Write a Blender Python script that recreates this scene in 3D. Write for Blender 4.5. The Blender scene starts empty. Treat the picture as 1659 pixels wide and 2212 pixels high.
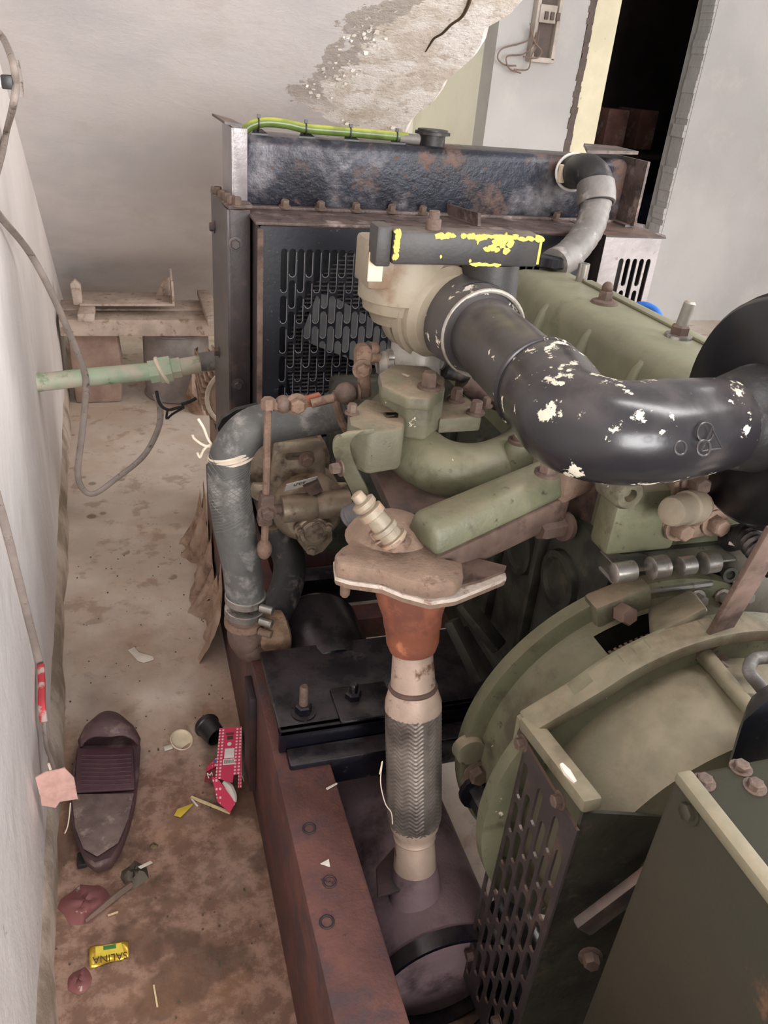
import bpy, bmesh, math, random
import numpy as np
from mathutils import Vector as V, Matrix

random.seed(4)
S = bpy.context.scene
COL = S.collection

# ------------------------------------------------------------------ camera
FPX, CX, CY, CAM_H = 1703.0, 829.5, 1106.0, 1.2
def _dir(vx, vy, s=1):
    v = V((vx - CX, vy - CY, FPX)); v.normalize(); return v * s
_Y = _dir(234, 80); _Z = _dir(540, 4100, -1)
_Z = (_Z - _Y * _Z.dot(_Y)).normalized(); _X = _Y.cross(_Z)
R3 = Matrix((_X, _Y, _Z))                     # image frame (right, down, forward) -> world
cam_d = bpy.data.cameras.new('camera'); cam = bpy.data.objects.new('camera', cam_d); COL.objects.link(cam)
cam_d.sensor_fit = 'VERTICAL'; cam_d.sensor_height = 36.0; cam_d.lens = FPX * 36.0 / 2212.0
cam_d.clip_start = 0.02
rt, up, bk = R3 @ V((1, 0, 0)), R3 @ V((0, -1, 0)), R3 @ V((0, 0, -1))
m4 = Matrix((rt, up, bk)).transposed().to_4x4(); m4.translation = V((0, 0, CAM_H)); cam.matrix_world = m4
S.camera = cam

# ------------------------------------------------------------------ world and lights
w = bpy.data.worlds.new('world'); S.world = w; w.use_nodes = True
w.node_tree.nodes['Background'].inputs[0].default_value = (0.97, 0.97, 1.0, 1)
w.node_tree.nodes['Background'].inputs[1].default_value = 0.6
def area(name, loc, target, sx, sy, power, col):
    l = bpy.data.lights.new(name, 'AREA'); l.shape = 'RECTANGLE'; l.size = sx; l.size_y = sy
    l.energy = power; l.color = col
    o = bpy.data.objects.new(name, l); COL.objects.link(o); o.location = loc
    o.rotation_euler = (V(target) - V(loc)).to_track_quat('-Z', 'Y').to_euler(); return o
area('window_daylight', (2.5, 1.0, 1.45), (0.4, 0.95, 0.1), 1.5, 1.5, 48, (1.0, 0.985, 0.975))
area('added_rear_fill', (0.9, -4.5, 1.55), (0.1, 1.8, 0.7), 4.0, 2.2, 520, (1.0, 0.985, 0.975))  # unseen panel behind the camera, added to brighten the soffit and corridor
area('added_high_fill', (1.25, 0.2, 2.55), (0.1, 0.9, 0.6), 0.25, 1.4, 28, (1.0, 0.98, 0.97))  # unseen overhead panel, added to lift the left wall
S.view_settings.view_transform = 'Standard'; S.view_settings.look = 'None'
S.view_settings.gamma = 1.0; S.view_settings.use_curve_mapping = False
S.view_settings.exposure = 0.0

# ------------------------------------------------------------------ helpers: measuring
def at(px, py, **k):
    (a, val), = k.items(); i = 'xyz'.index(a)
    r = R3 @ V((px - CX, py - CY, FPX)); o = V((0, 0, CAM_H))
    return o + r * ((val - o[i]) / r[i])
def proj(P):
    q = R3.transposed() @ (V(P) - V((0, 0, CAM_H))); return (CX + FPX * q.x / q.z, CY + FPX * q.y / q.z)
def pr(P, px):
    q = R3.transposed() @ (V(P) - V((0, 0, CAM_H))); return px * q.z / FPX
WALLX = lambda y: -0.165 - 0.028 * y

# ------------------------------------------------------------------ helpers: materials
def lin(c):
    return tuple(((x / 255) / 12.92 if x / 255 <= 0.04045 else ((x / 255 + 0.055) / 1.055) ** 2.4) for x in c) + (1,)
class NT:
    def __init__(s, name):
        s.m = bpy.data.materials.new(name); s.m.use_nodes = True; s.t = s.m.node_tree
        s.b = s.t.nodes['Principled BSDF']; s.tc = s.t.nodes.new('ShaderNodeTexCoord').outputs['Object']
    def n(s, typ, **k):
        nd = s.t.nodes.new(typ)
        for a, b in k.items(): setattr(nd, a, b)
        return nd
    def put(s, sock, val):
        if hasattr(val, 'is_linked') or hasattr(val, 'links'): s.t.links.new(val, sock)
        else: sock.default_value = val
    def noise(s, scale, detail=5, rough=0.6, vec=None, off=0.0, dist=0.0):
        nd = s.n('ShaderNodeTexNoise'); v = vec or s.tc
        if off:
            a = s.n('ShaderNodeVectorMath', operation='ADD'); s.put(a.inputs[0], v); a.inputs[1].default_value = (off, off * .7, off * 1.3); v = a.outputs[0]
        s.put(nd.inputs['Vector'], v); nd.inputs['Scale'].default_value = scale
        nd.inputs['Detail'].default_value = detail; nd.inputs['Roughness'].default_value = rough; nd.inputs['Distortion'].default_value = dist
        return nd.outputs['Fac']
    def ramp(s, fac, a, b, lo=0.0, hi=1.0):
        nd = s.n('ShaderNodeMapRange'); nd.interpolation_type = 'SMOOTHSTEP'; s.put(nd.inputs[0], fac)
        for i, x in enumerate((a, b, lo, hi)): nd.inputs[1 + i].default_value = x
        return nd.outputs[0]
    def mix(s, fac, a, b):
        nd = s.n('ShaderNodeMix', data_type='RGBA'); s.put(nd.inputs[0], fac); s.put(nd.inputs[6], a); s.put(nd.inputs[7], b); return nd.outputs[2]
    def math(s, op, a, b=0.0, c=0.0):
        nd = s.n('ShaderNodeMath', operation=op); s.put(nd.inputs[0], a); s.put(nd.inputs[1], b); s.put(nd.inputs[2], c); return nd.outputs[0]
    def bump(s, h, strength, dist=0.0035):
        nd = s.n('ShaderNodeBump'); s.put(nd.inputs['Height'], h); nd.inputs['Strength'].default_value = strength; nd.inputs['Distance'].default_value = dist
        s.t.links.new(nd.outputs[0], s.b.inputs['Normal'])
    def done(s, col, rough=0.6, metal=0.0):
        s.put(s.b.inputs['Base Color'], col); s.put(s.b.inputs['Roughness'], rough); s.put(s.b.inputs['Metallic'], metal); return s.m
MATS = {}
def M(name, col, rough=0.6, metal=0.0, var=0.22, vs=9, patches=(), bump=0.15, bs=90, dust=None, dustamt=0.8):
    g = NT(name); c = lin(col)
    dark = tuple(x * (1 - var) for x in c[:3]) + (1,); light = tuple(min(1, x * (1 + var)) for x in c[:3]) + (1,)
    out = g.mix(g.ramp(g.noise(vs), 0.33, 0.67), dark, light); rg = rough
    for k, p in enumerate(patches):
        f = g.ramp(g.noise(p[1], 7, 0.65, off=3.1 + 7.7 * k), p[2] - p[3], p[2] + p[3])
        out = g.mix(f, out, lin(p[0]))
        if len(p) > 4:
            nd = g.n('ShaderNodeMix', data_type='FLOAT'); g.put(nd.inputs[0], f); g.put(nd.inputs[2], rg); g.put(nd.inputs[3], p[4]); rg = nd.outputs[0]
    if dust:   # settled dust on upward faces
        geo = g.n('ShaderNodeNewGeometry'); sp = g.n('ShaderNodeSeparateXYZ'); g.put(sp.inputs[0], geo.outputs['Normal'])
        f = g.math('MULTIPLY', g.ramp(sp.outputs[2], 0.2, 0.95), g.ramp(g.noise(22, off=1.7), 0.34, 0.62, 0.25, 1.0))
        out = g.mix(g.math('MULTIPLY', f, dustamt), out, lin(dust))
    if bump: g.bump(g.noise(bs, 6, off=2.2), bump)
    MATS[name] = g.done(out, rg, metal); return MATS[name]

DUST = (146, 126, 106)
M('plank_wood', (188, 170, 156), 0.85, var=0.18, vs=14, patches=(((150, 128, 110), 30, 0.6, 0.06),))
M('rust_rail', (98, 62, 56), 0.62, var=0.25, vs=10, patches=(((74, 56, 60), 16, 0.55, 0.1), ((106, 70, 58), 30, 0.62, 0.05), ((36, 32, 34), 40, 0.68, 0.04)), bump=0.35, bs=140)
M('rust_rail_dark', (62, 42, 42), 0.6, var=0.3, vs=10, patches=(((36, 32, 36), 14, 0.55, 0.1),), bump=0.3)
M('black_paint', (30, 32, 40), 0.38, var=0.3, vs=8, patches=(((70, 66, 66), 60, 0.66, 0.05),), bump=0.12, dust=(120, 110, 104), dustamt=0.55)
M('black_gloss', (16, 16, 24), 0.22, var=0.3, patches=(((60, 58, 66), 20, 0.66, 0.05),), bump=0.15, dust=(96, 84, 84), dustamt=0.3)
M('column_paint', (62, 56, 56), 0.42, var=0.2, vs=6, patches=(((92, 76, 68), 20, 0.6, 0.1),), bump=0.15, dust=(120, 96, 84))
M('tank_paint', (34, 36, 46), 0.3, metal=0.2, var=0.4, vs=10, patches=(((150, 146, 150), 4, 0.59, 0.1, 0.35), ((104, 80, 70), 9, 0.6, 0.07, 0.7), ((96, 72, 62), 60, 0.64, 0.04, 0.8)), bump=0.6, bs=110)
M('rusty_flange', (86, 72, 68), 0.5, var=0.3, vs=25, patches=(((40, 34, 34), 40, 0.6, 0.06), ((150, 134, 128), 14, 0.62, 0.08, 0.25)), bump=0.5, bs=90)
M('guard_paint', (22, 24, 32), 0.4, var=0.3, vs=8, patches=(((110, 104, 100), 120, 0.68, 0.04),), bump=0.1)
M('core_metal', (44, 40, 40), 0.6, var=0.3, vs=20)
M('fan_grey', (118, 116, 118), 0.5, var=0.2, vs=14)
M('duct_metal', (150, 144, 144), 0.38, metal=0.25, var=0.15, vs=16, patches=(((120, 104, 98), 50, 0.66, 0.05),), bump=0.35, bs=70)
M('hose_rubber', (86, 85, 83), 0.62, var=0.3, vs=14, patches=(((140, 136, 132), 18, 0.58, 0.08),), bump=0.3, bs=160)
M('hose_grey', (106, 102, 98), 0.5, var=0.2, vs=20, patches=(((146, 140, 136), 26, 0.6, 0.06),), bump=0.25)
M('rubber_black', (30, 28, 28), 0.5, var=0.25, patches=(((88, 80, 76), 26, 0.62, 0.08),), bump=0.2)
M('green', (106, 106, 84), 0.48, var=0.2, vs=9, patches=(((78, 74, 58), 14, 0.6, 0.1), ((66, 62, 50), 60, 0.66, 0.05), ((206, 198, 176), 45, 0.70, 0.012)), bump=0.3, dust=(132, 120, 98), dustamt=0.5)
M('green_cover', (122, 122, 100), 0.5, var=0.14, vs=8, patches=(((104, 108, 84), 16, 0.62, 0.1),), bump=0.12, dust=(140, 134, 112), dustamt=0.5)
M('green_dusty', (104, 101, 82), 0.6, var=0.2, vs=12, patches=(((84, 78, 62), 18, 0.58, 0.08), ((214, 202, 178), 50, 0.68, 0.015), ((60, 54, 44), 70, 0.66, 0.05)), bump=0.4, dust=DUST, dustamt=0.75)
M('green_cast', (122, 117, 96), 0.6, var=0.16, vs=7, patches=(((92, 80, 62), 9, 0.6, 0.1),), bump=0.2, dust=(168, 152, 128), dustamt=0.5)
M('green_shaded', (58, 58, 48), 0.6, var=0.3, vs=10, patches=(((34, 32, 28), 14, 0.56, 0.1), ((86, 76, 62), 24, 0.64, 0.07)), bump=0.3)  # engine olive with the block's shade mixed into the colour
M('green_box', (54, 51, 39), 0.42, var=0.12, vs=4, patches=(((120, 86, 62), 12, 0.68, 0.05), ((52, 54, 40), 3, 0.6, 0.12)), bump=0.1)
M('cast_cream', (142, 131, 113), 0.55, var=0.15, vs=12, patches=(((128, 104, 84), 16, 0.6, 0.1),), bump=0.25, dust=DUST, dustamt=0.4)
M('cast_alloy', (164, 160, 152), 0.42, metal=0.3, var=0.15, vs=14, patches=(((130, 110, 94), 24, 0.6, 0.1),), bump=0.25, dust=DUST, dustamt=0.5)
M('pump_alloy', (138, 124, 106), 0.45, metal=0.35, var=0.2, vs=20, patches=(((74, 62, 52), 26, 0.58, 0.1),), bump=0.25, dust=(150, 126, 106), dustamt=0.5)
M('dusty_brown', (140, 117, 101), 0.85, var=0.18, vs=26, patches=(((110, 84, 70), 50, 0.62, 0.06), ((170, 146, 128), 36, 0.66, 0.05)), bump=0.6, bs=140)
M('brown_iron', (104, 84, 74), 0.75, var=0.25, vs=16, patches=(((66, 50, 44), 22, 0.58, 0.1),), bump=0.35)
M('gasket', (206, 192, 180), 0.8, var=0.15, vs=40, patches=(((150, 120, 104), 50, 0.58, 0.06),), bump=0.5)
M('rust', (122, 99, 84), 0.8, var=0.22, vs=40, patches=(((104, 78, 64), 70, 0.58, 0.06),), bump=0.5, bs=200)
M('rust_bolt', (98, 80, 70), 0.7, var=0.25, vs=60, bump=0.4, bs=220)
M('rust_orange', (146, 86, 64), 0.72, var=0.18, vs=14, patches=(((112, 66, 52), 20, 0.57, 0.1), ((190, 120, 86), 26, 0.66, 0.06)), bump=0.25)
M('pipe_pale', (184, 162, 146), 0.5, metal=0.2, var=0.15, vs=14, patches=(((112, 76, 56), 26, 0.6, 0.05), ((84, 60, 50), 60, 0.68, 0.03)), bump=0.2)
M('braid', (140, 132, 124), 0.42, metal=0.55, var=0.25, vs=14, patches=(((92, 84, 80), 10, 0.55, 0.12),), bump=0.15)
M('steel', (170, 166, 160), 0.3, metal=0.8, var=0.15, vs=30, patches=(((120, 96, 80), 60, 0.62, 0.06, 0.6),), bump=0.1)
M('brass_pale', (146, 136, 118), 0.5, metal=0.1, var=0.15, vs=40, patches=(((168, 140, 118), 30, 0.52, 0.1),), bump=0.4)
M('shield', (72, 58, 52), 0.55, var=0.25, vs=12, patches=(((196, 178, 160), 26, 0.67, 0.02), ((44, 38, 36), 14, 0.57, 0.08)), bump=0.25, dust=(120, 96, 84), dustamt=0.5)
M('pvc_black', (56, 53, 54), 0.3, var=0.12, vs=6, patches=(((218, 208, 188), 30, 0.67, 0.012, 0.6),), bump=0.05, dust=(110, 102, 96), dustamt=0.35)
M('pvc_chipped', (40, 38, 41), 0.24, var=0.12, vs=6, patches=(((226, 218, 198), 27, 0.588, 0.012, 0.6),), bump=0.05, dust=(104, 96, 92), dustamt=0.35)
M('rubber_sleeve', (74, 70, 70), 0.42, var=0.15, vs=6, patches=(((222, 212, 196), 30, 0.60, 0.015, 0.6),), bump=0.08, dust=(110, 102, 96), dustamt=0.35)
M('filter_black', (20, 20, 26), 0.32, var=0.2, vs=5, bump=0.05, dust=(60, 56, 58), dustamt=0.3)
M('bar_black', (54, 51, 50), 0.5, var=0.25, vs=16, patches=(((196, 186, 170), 40, 0.72, 0.02),), bump=0.15, dust=(140, 126, 110), dustamt=0.4)
M('yellow_tape', (192, 176, 82), 0.5, var=0.12, vs=30, patches=(((214, 170, 76), 30, 0.62, 0.06),))
M('muffler_paint', (128, 106, 110), 0.66, var=0.16, vs=8, patches=(((66, 50, 52), 12, 0.6, 0.12),), bump=0.25, bs=160)
M('cable_grey', (150, 138, 130), 0.6, var=0.15, vs=20, patches=(((96, 84, 78), 50, 0.62, 0.05),), bump=0.1)
M('wire_black', (28, 25, 25), 0.5)
M('wire_brown', (120, 98, 86), 0.7)
M('pipe_green', (160, 178, 150), 0.55, var=0.14, vs=12, patches=(((200, 184, 168), 9, 0.52, 0.12), ((100, 130, 90), 20, 0.62, 0.08)), bump=0.15)
M('hose_yellowgreen', (84, 102, 48), 0.32, var=0.2, vs=30, bump=0.05, dust=(196, 194, 88), dustamt=0.7)
M('maroon_rubber', (84, 62, 64), 0.6, var=0.2, vs=16, patches=(((126, 106, 100), 20, 0.6, 0.08),), bump=0.25)
M('maroon_rib', (78, 50, 58), 0.55, var=0.15, vs=20, bump=0.2)
M('heel_dust', (112, 94, 90), 0.75, var=0.2, vs=30, patches=(((150, 132, 124), 40, 0.6, 0.06),), bump=0.3)
M('cream_plastic', (222, 206, 178), 0.4, var=0.1, vs=40)
M('black_plastic', (40, 38, 40), 0.4, var=0.15)
M('red_card_inner', (206, 198, 190), 0.8)
M('match_wood', (226, 206, 160), 0.7, var=0.12, vs=80)
M('yellow_card', (216, 190, 60), 0.5)
M('gold_foil', (206, 170, 60), 0.3, metal=0.5, var=0.2, vs=50)
M('print_dark', (64, 50, 30), 0.5)
M('print_white', (232, 226, 220), 0.6)
M('print_green', (60, 120, 60), 0.5)
M('print_yellow', (232, 208, 70), 0.4)
M('print_blue', (60, 90, 170), 0.5)
M('print_maroon', (112, 40, 46), 0.5)
M('paper_pink', (206, 164, 152), 0.85, var=0.12, vs=40, patches=(((180, 120, 112), 30, 0.6, 0.1),))
M('red_tape', (186, 60, 66), 0.6, patches=(((190, 168, 160), 40, 0.56, 0.05),))
M('sack', (176, 150, 130), 0.9, var=0.22, vs=16, patches=(((126, 100, 84), 18, 0.58, 0.1),), bump=0.6, bs=60)
M('jute', (142, 116, 94), 0.9, var=0.3, vs=60, bump=0.8, bs=220)
M('sticker', (226, 222, 216), 0.5)
M('twine', (226, 210, 190), 0.7)
M('drum_grey', (150, 142, 138), 0.7, var=0.2, vs=14)
M('block_brown', (150, 126, 112), 0.85, var=0.2, vs=12)
M('jamb_yellow', (216, 207, 178), 0.7, var=0.08, vs=6, patches=(((176, 160, 120), 30, 0.7, 0.04),))
M('board_frame', (170, 160, 150), 0.7)
M('board_dark', (90, 78, 72), 0.7)
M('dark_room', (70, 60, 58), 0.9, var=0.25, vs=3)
M('dark_blue', (38, 44, 66), 0.9)
M('carton', (120, 84, 76), 0.85, var=0.25, vs=8, patches=(((150, 128, 118), 7, 0.55, 0.05),))
M('blue_cable', (50, 110, 200), 0.4)
M('leaf_dry', (110, 92, 66), 0.8)
M('scrap_red', (128, 78, 76), 0.7, patches=(((190, 170, 162), 40, 0.64, 0.03),))
M('scrap_white', (222, 214, 202), 0.8)
M('mud', (92, 84, 72), 0.9, bump=0.6)
M('foam_black', (20, 18, 18), 0.9)
def wall_mat(name, col, spots, bs=14):
    g = NT(name); c = lin(col)
    out = g.mix(g.ramp(g.noise(1.3, 3), 0.35, 0.65), tuple(x * .88 for x in c[:3]) + (1,), tuple(min(1, x * 1.06) for x in c[:3]) + (1,))
    out = g.mix(g.ramp(g.noise(5, 6, 0.7, off=4), 0.5, 0.75, 0, 0.35), out, lin(spots))
    out = g.mix(g.ramp(g.noise(9, 7, 0.7, off=9), 0.68, 0.71, 0, 0.5), out, lin((150, 142, 136)))
    h = g.math('ADD', g.math('MULTIPLY', g.noise(bs, 5), 1.0), g.math('MULTIPLY', g.noise(160, 3, off=5), 0.12))
    g.bump(h, 0.35, 0.012); MATS[name] = g.done(out, 0.85)
wall_mat('wall_left_paint', (238, 231, 227), (206, 196, 186))
wall_mat('wall_back_paint', (180, 177, 174), (196, 194, 184))
wall_mat('wall_alcove_paint', (238, 236, 220), (206, 206, 180))
def skirting_mat():
    g = NT('skirting'); out = g.mix(g.ramp(g.noise(9, 6), 0.4, 0.62), lin((206, 190, 174)), lin((156, 140, 124)))
    g.bump(g.noise(30, 6), 0.5, 0.006); MATS['skirting'] = g.done(out, 0.85)
skirting_mat()
def floor_mat():
    g = NT('floor_cement'); sp = g.n('ShaderNodeSeparateXYZ'); g.put(sp.inputs[0], g.tc); y = sp.outputs[1]; x = sp.outputs[0]
    base = g.mix(g.ramp(g.noise(3, 5), 0.36, 0.64), lin((204, 188, 172)), lin((224, 210, 196)))
    base = g.mix(g.ramp(g.noise(14, 6, off=3), 0.56, 0.66, 0, 0.5), base, lin((150, 122, 100)))
    # trodden dirt: thick in the working corner by the machine
    d = g.math('ADD', g.math('MULTIPLY', y, -1.0), g.math('MULTIPLY', g.noise(3.2, 6, 0.6, off=8), 1.5))
    dirt = g.math('MULTIPLY', g.ramp(d, -0.85, -0.10), g.ramp(x, 0.62, 0.36))
    mud = g.mix(g.ramp(g.noise(26, 6, 0.7, off=5), 0.42, 0.6), lin((128, 98, 82)), lin((166, 134, 116)))
    col = g.mix(dirt, base, mud)
    stain = g.math('MULTIPLY', g.ramp(g.noise(5.5, 5, 0.55, off=21), 0.52, 0.57), g.ramp(d, -0.7, -0.1))
    stain = g.math('MULTIPLY', stain, g.ramp(x, 0.62, 0.36))
    col = g.mix(g.math('MULTIPLY', stain, 0.75), col, lin((88, 64, 50)))
    drops = g.n('ShaderNodeTexVoronoi'); g.put(drops.inputs['Vector'], g.tc); drops.inputs['Scale'].default_value = 15
    dp = g.math('MULTIPLY', g.ramp(drops.outputs['Distance'], 0.24, 0.16), g.ramp(g.noise(4, 2, off=14), 0.55, 0.58))
    col = g.mix(g.math('MULTIPLY', dp, 0.55), col, lin((104, 78, 60)))
    orange = g.math('MULTIPLY', g.ramp(g.noise(4, 4, off=31), 0.48, 0.62), 0.22)
    col = g.mix(orange, col, lin((186, 136, 96)))
    grit = g.ramp(g.noise(45, 6, 0.7, off=11), 0.60, 0.70, 0, 0.35)
    col = g.mix(grit, col, lin((84, 66, 54)))
    g.bump(g.noise(60, 7, 0.7), 0.35, 0.004)
    rg = g.n('ShaderNodeMix', data_type='FLOAT'); g.put(rg.inputs[0], stain); rg.inputs[2].default_value = 0.8; rg.inputs[3].default_value = 0.42
    MATS['floor_cement'] = g.done(col, rg.outputs[0])
floor_mat()
def soffit_mat():
    # local x: 0 at the broken edge, negative under the stair; local y runs down the slope
    g = NT('soffit_paint'); sp = g.n('ShaderNodeSeparateXYZ'); g.put(sp.inputs[0], g.tc); x, y = sp.outputs[0], sp.outputs[1]
    grey = g.mix(g.ramp(g.noise(1.6, 4), 0.36, 0.64), lin((196, 192, 192)), lin((216, 210, 208)))
    grey = g.mix(g.ramp(g.noise(7, 6, 0.7, off=4), 0.5, 0.75, 0, 0.3), grey, lin((190, 180, 172)))
    n1 = g.math('MULTIPLY', g.math('SUBTRACT', g.noise(9, 7, 0.62, off=6), 0.5), 0.26)
    n2 = g.math('MULTIPLY', g.math('SUBTRACT', g.noise(26, 6, 0.7, off=13), 0.5), 0.10)
    d = g.math('ADD', g.math('ADD', x, n1), n2)
    d = g.math('ADD', d, g.math('MULTIPLY', y, 0.307))
    d = g.math('ADD', d, g.math('MULTIPLY', g.math('MAXIMUM', g.math('SUBTRACT', y, 0.42), 0.0), -1.6))
    peel = g.ramp(d, -0.292, -0.286)
    bare = g.mix(g.ramp(g.noise(11, 6, off=2), 0.4, 0.6), lin((212, 200, 187)), lin((238, 232, 226)))
    bare = g.mix(g.ramp(g.noise(24, 7, 0.7, off=9), 0.57, 0.6, 0, 0.6), bare, lin((190, 175, 160)))
    bare = g.mix(g.ramp(g.noise(40, 7, 0.7, off=19), 0.64, 0.66, 0, 0.6), bare, lin((140, 128, 118)))
    bandn = g.ramp(g.math('ADD', d, g.math('MULTIPLY', g.noise(14, 6, off=33), 0.16)), -0.135, -0.145)
    band = g.math('MULTIPLY', bandn, g.ramp(y, 0.5, 0.4))
    bare = g.mix(band, bare, lin((182, 172, 164)))
    col = g.mix(peel, grey, bare)
    h = g.math('ADD', g.math('MULTIPLY', peel, -0.6), g.math('MULTIPLY', g.noise(30, 7, 0.7), g.math('ADD', g.math('MULTIPLY', peel, 1.1), 0.25)))
    g.bump(h, 0.6, 0.012); MATS['soffit_paint'] = g.done(col, 0.85)
soffit_mat()
def red_card():
    g = NT('red_card'); sp = g.n('ShaderNodeSeparateXYZ'); g.put(sp.inputs[0], g.tc)
    vo = g.n('ShaderNodeTexVoronoi'); vo.inputs['Randomness'].default_value = 0; vo.inputs['Scale'].default_value = 190; g.put(vo.inputs['Vector'], g.tc)
    side = g.ramp(g.math('ABSOLUTE', sp.outputs[0]), 0.0075, 0.0085)
    dots = g.math('MULTIPLY', g.ramp(vo.outputs['Distance'], 0.36, 0.30), side)
    MATS['red_card'] = g.done(g.mix(dots, lin((206, 44, 84)), lin((236, 196, 200))), 0.45)
red_card()

# ------------------------------------------------------------------ helpers: geometry
def frame(axis, hint=None):
    a = V(axis).normalized(); h = V(hint) if hint else (V((0, 0, 1)) if abs(a.z) < 0.9 else V((1, 0, 0)))
    u = (h - a * h.dot(a)).normalized(); return a, u, a.cross(u)
def smooth_path(pts, k=6):
    P = [V(p) for p in pts]; out = []
    for i in range(len(P) - 1):
        a, b, c, d = P[max(i - 1, 0)], P[i], P[i + 1], P[min(i + 2, len(P) - 1)]
        for j in range(k):
            t = j / k
            out.append(0.5 * ((2 * b) + (c - a) * t + (2 * a - 5 * b + 4 * c - d) * t * t + (3 * b - a - 3 * c + d) * t ** 3))
    out.append(P[-1]); return out
def lerp_list(vals, n):
    return [float(np.interp(i / (n - 1), np.linspace(0, 1, len(vals)), vals)) for i in range(n)]
class MB:
    def __init__(s): s.v = []; s.f = []
    def add(s, vs, fs):
        k = len(s.v); s.v += [V(x) for x in vs]; s.f += [tuple(i + k for i in f) for f in fs]; return s
    def hexa(s, p):     # 0-3 bottom loop, 4-7 top loop
        return s.add(p, [(0, 3, 2, 1), (4, 5, 6, 7), (0, 1, 5, 4), (1, 2, 6, 5), (2, 3, 7, 6), (3, 0, 4, 7)])
    def box(s, lo, hi):
        x, y, z = lo; X, Y, Z = hi
        return s.hexa([(x, y, z), (X, y, z), (X, Y, z), (x, Y, z), (x, y, Z), (X, y, Z), (X, Y, Z), (x, Y, Z)])
    def obox(s, c, ux, uy, uz):   # half-axis vectors
        c, ux, uy, uz = V(c), V(ux), V(uy), V(uz)
        return s.hexa([c - ux - uy - uz, c + ux - uy - uz, c + ux + uy - uz, c - ux + uy - uz, c - ux - uy + uz, c + ux - uy + uz, c + ux + uy + uz, c - ux + uy + uz])
    def bar(s, a, b, w_, h_, hint=(0, 0, 1)):
        a, b = V(a), V(b); ax, u, v = frame(b - a, hint)
        return s.obox((a + b) / 2, (b - a) / 2, v * w_ / 2, u * h_ / 2)
    def tube(s, pts, r, n=16, cap=True, flat=1.0, hint=None):
        P = [V(p) for p in pts]; m = len(P); rs = r if isinstance(r, (list, tuple)) else [r] * m
        if len(rs) != m: rs = lerp_list(rs, m)
        ax, u, v_ = frame(P[1] - P[0], hint); vs = []; fs = []
        for i in range(m):
            t = (P[min(i + 1, m - 1)] - P[max(i - 1, 0)]).normalized()
            u = (u - t * u.dot(t)).normalized(); w2 = t.cross(u)
            for j in range(n):
                a = 2 * math.pi * j / n
                vs.append(P[i] + (u * math.cos(a) * flat + w2 * math.sin(a)) * rs[i])
        for i in range(m - 1):
            for j in range(n):
                fs.append((i * n + j, i * n + (j + 1) % n, (i + 1) * n + (j + 1) % n, (i + 1) * n + j))
        if cap: fs += [tuple(range(n - 1, -1, -1)), tuple((m - 1) * n + j for j in range(n))]
        return s.add(vs, fs)
    def ring(s, c, axis, R, r, n=32, k=8, a0=0, a1=2 * math.pi, hint=None):
        ax, u, v = frame(axis, hint); c = V(c); full = abs(a1 - a0 - 2 * math.pi) < 1e-6
        pts = [c + (u * math.cos(a0 + (a1 - a0) * i / n) + v * math.sin(a0 + (a1 - a0) * i / n)) * R for i in range(n + 1)]
        return s.tube(pts, r, k, not full)
    def lathe(s, o, axis, prof, n=32, cap=True, skip=None, hint=None, closed=False):
        ax, u, v = frame(axis, hint); o = V(o); vs = []; fs = []; m = len(prof)
        for h, r in prof:
            for j in range(n):
                a = 2 * math.pi * j / n; vs.append(o + ax * h + (u * math.cos(a) + v * math.sin(a)) * max(r, 1e-4))
        for i in range(m if closed else m - 1):
            i2 = (i + 1) % m
            for j in range(n):
                if skip and skip(i, j): continue
                fs.append((i * n + j, i * n + (j + 1) % n, i2 * n + (j + 1) % n, i2 * n + j))
        if cap and not closed: fs += [tuple(range(n - 1, -1, -1)), tuple((m - 1) * n + j for j in range(n))]
        return s.add(vs, fs)
    def prism(s, poly, ext):
        P = [V(p) for p in poly]; e = V(ext); n = len(P)
        return s.add(P + [p + e for p in P], [tuple(range(n - 1, -1, -1)), tuple(range(n, 2 * n))] + [(i, (i + 1) % n, n + (i + 1) % n, n + i) for i in range(n)])
    def strip(s, pts, wid, thick, side):    # bent strap: side = width direction
        P = [V(p) for p in pts]; m = len(P); vs = []; fs = []
        sd = V(side).normalized()
        for i in range(m):
            t = (P[min(i + 1, m - 1)] - P[max(i - 1, 0)]).normalized(); nn = t.cross(sd).normalized()
            w_ = wid[i] if isinstance(wid, (list, tuple)) else wid
            for a, b in ((-1, -1), (1, -1), (1, 1), (-1, 1)): vs.append(P[i] + sd * w_ / 2 * a + nn * thick / 2 * b)
        for i in range(m - 1):
            for j in range(4): fs.append((i * 4 + j, i * 4 + (j + 1) % 4, (i + 1) * 4 + (j + 1) % 4, (i + 1) * 4 + j))
        fs += [(3, 2, 1, 0), tuple((m - 1) * 4 + j for j in range(4))]
        return s.add(vs, fs)
    def ball(s, c, r, sc=(1, 1, 1), n=16, k=10):
        vs = []; fs = []; c = V(c)
        for i in range(k + 1):
            t = math.pi * i / k
            for j in range(n):
                a = 2 * math.pi * j / n
                vs.append(c + V((r * sc[0] * math.sin(t) * math.cos(a), r * sc[1] * math.sin(t) * math.sin(a), r * sc[2] * math.cos(t))))
        for i in range(k):
            for j in range(n): fs.append((i * n + j, (i + 1) * n + j, (i + 1) * n + (j + 1) % n, i * n + (j + 1) % n))
        return s.add(vs, fs)
    def bolt(s, p, axis, r, h, washer=True, n=6):
        ax, u, v = frame(axis); p = V(p)
        if washer: s.lathe(p, ax, [(0, r * 1.45), (h * 0.18, r * 1.45), (h * 0.2, r * 1.2)], 16)
        s.lathe(p + ax * (h * 0.18 if washer else 0), ax, [(0, r), (h * 0.8, r), (h * 0.95, r * 0.82)], n); return s
    def moved(s, mat):
        s.v = [mat @ x for x in s.v]; return s
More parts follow.
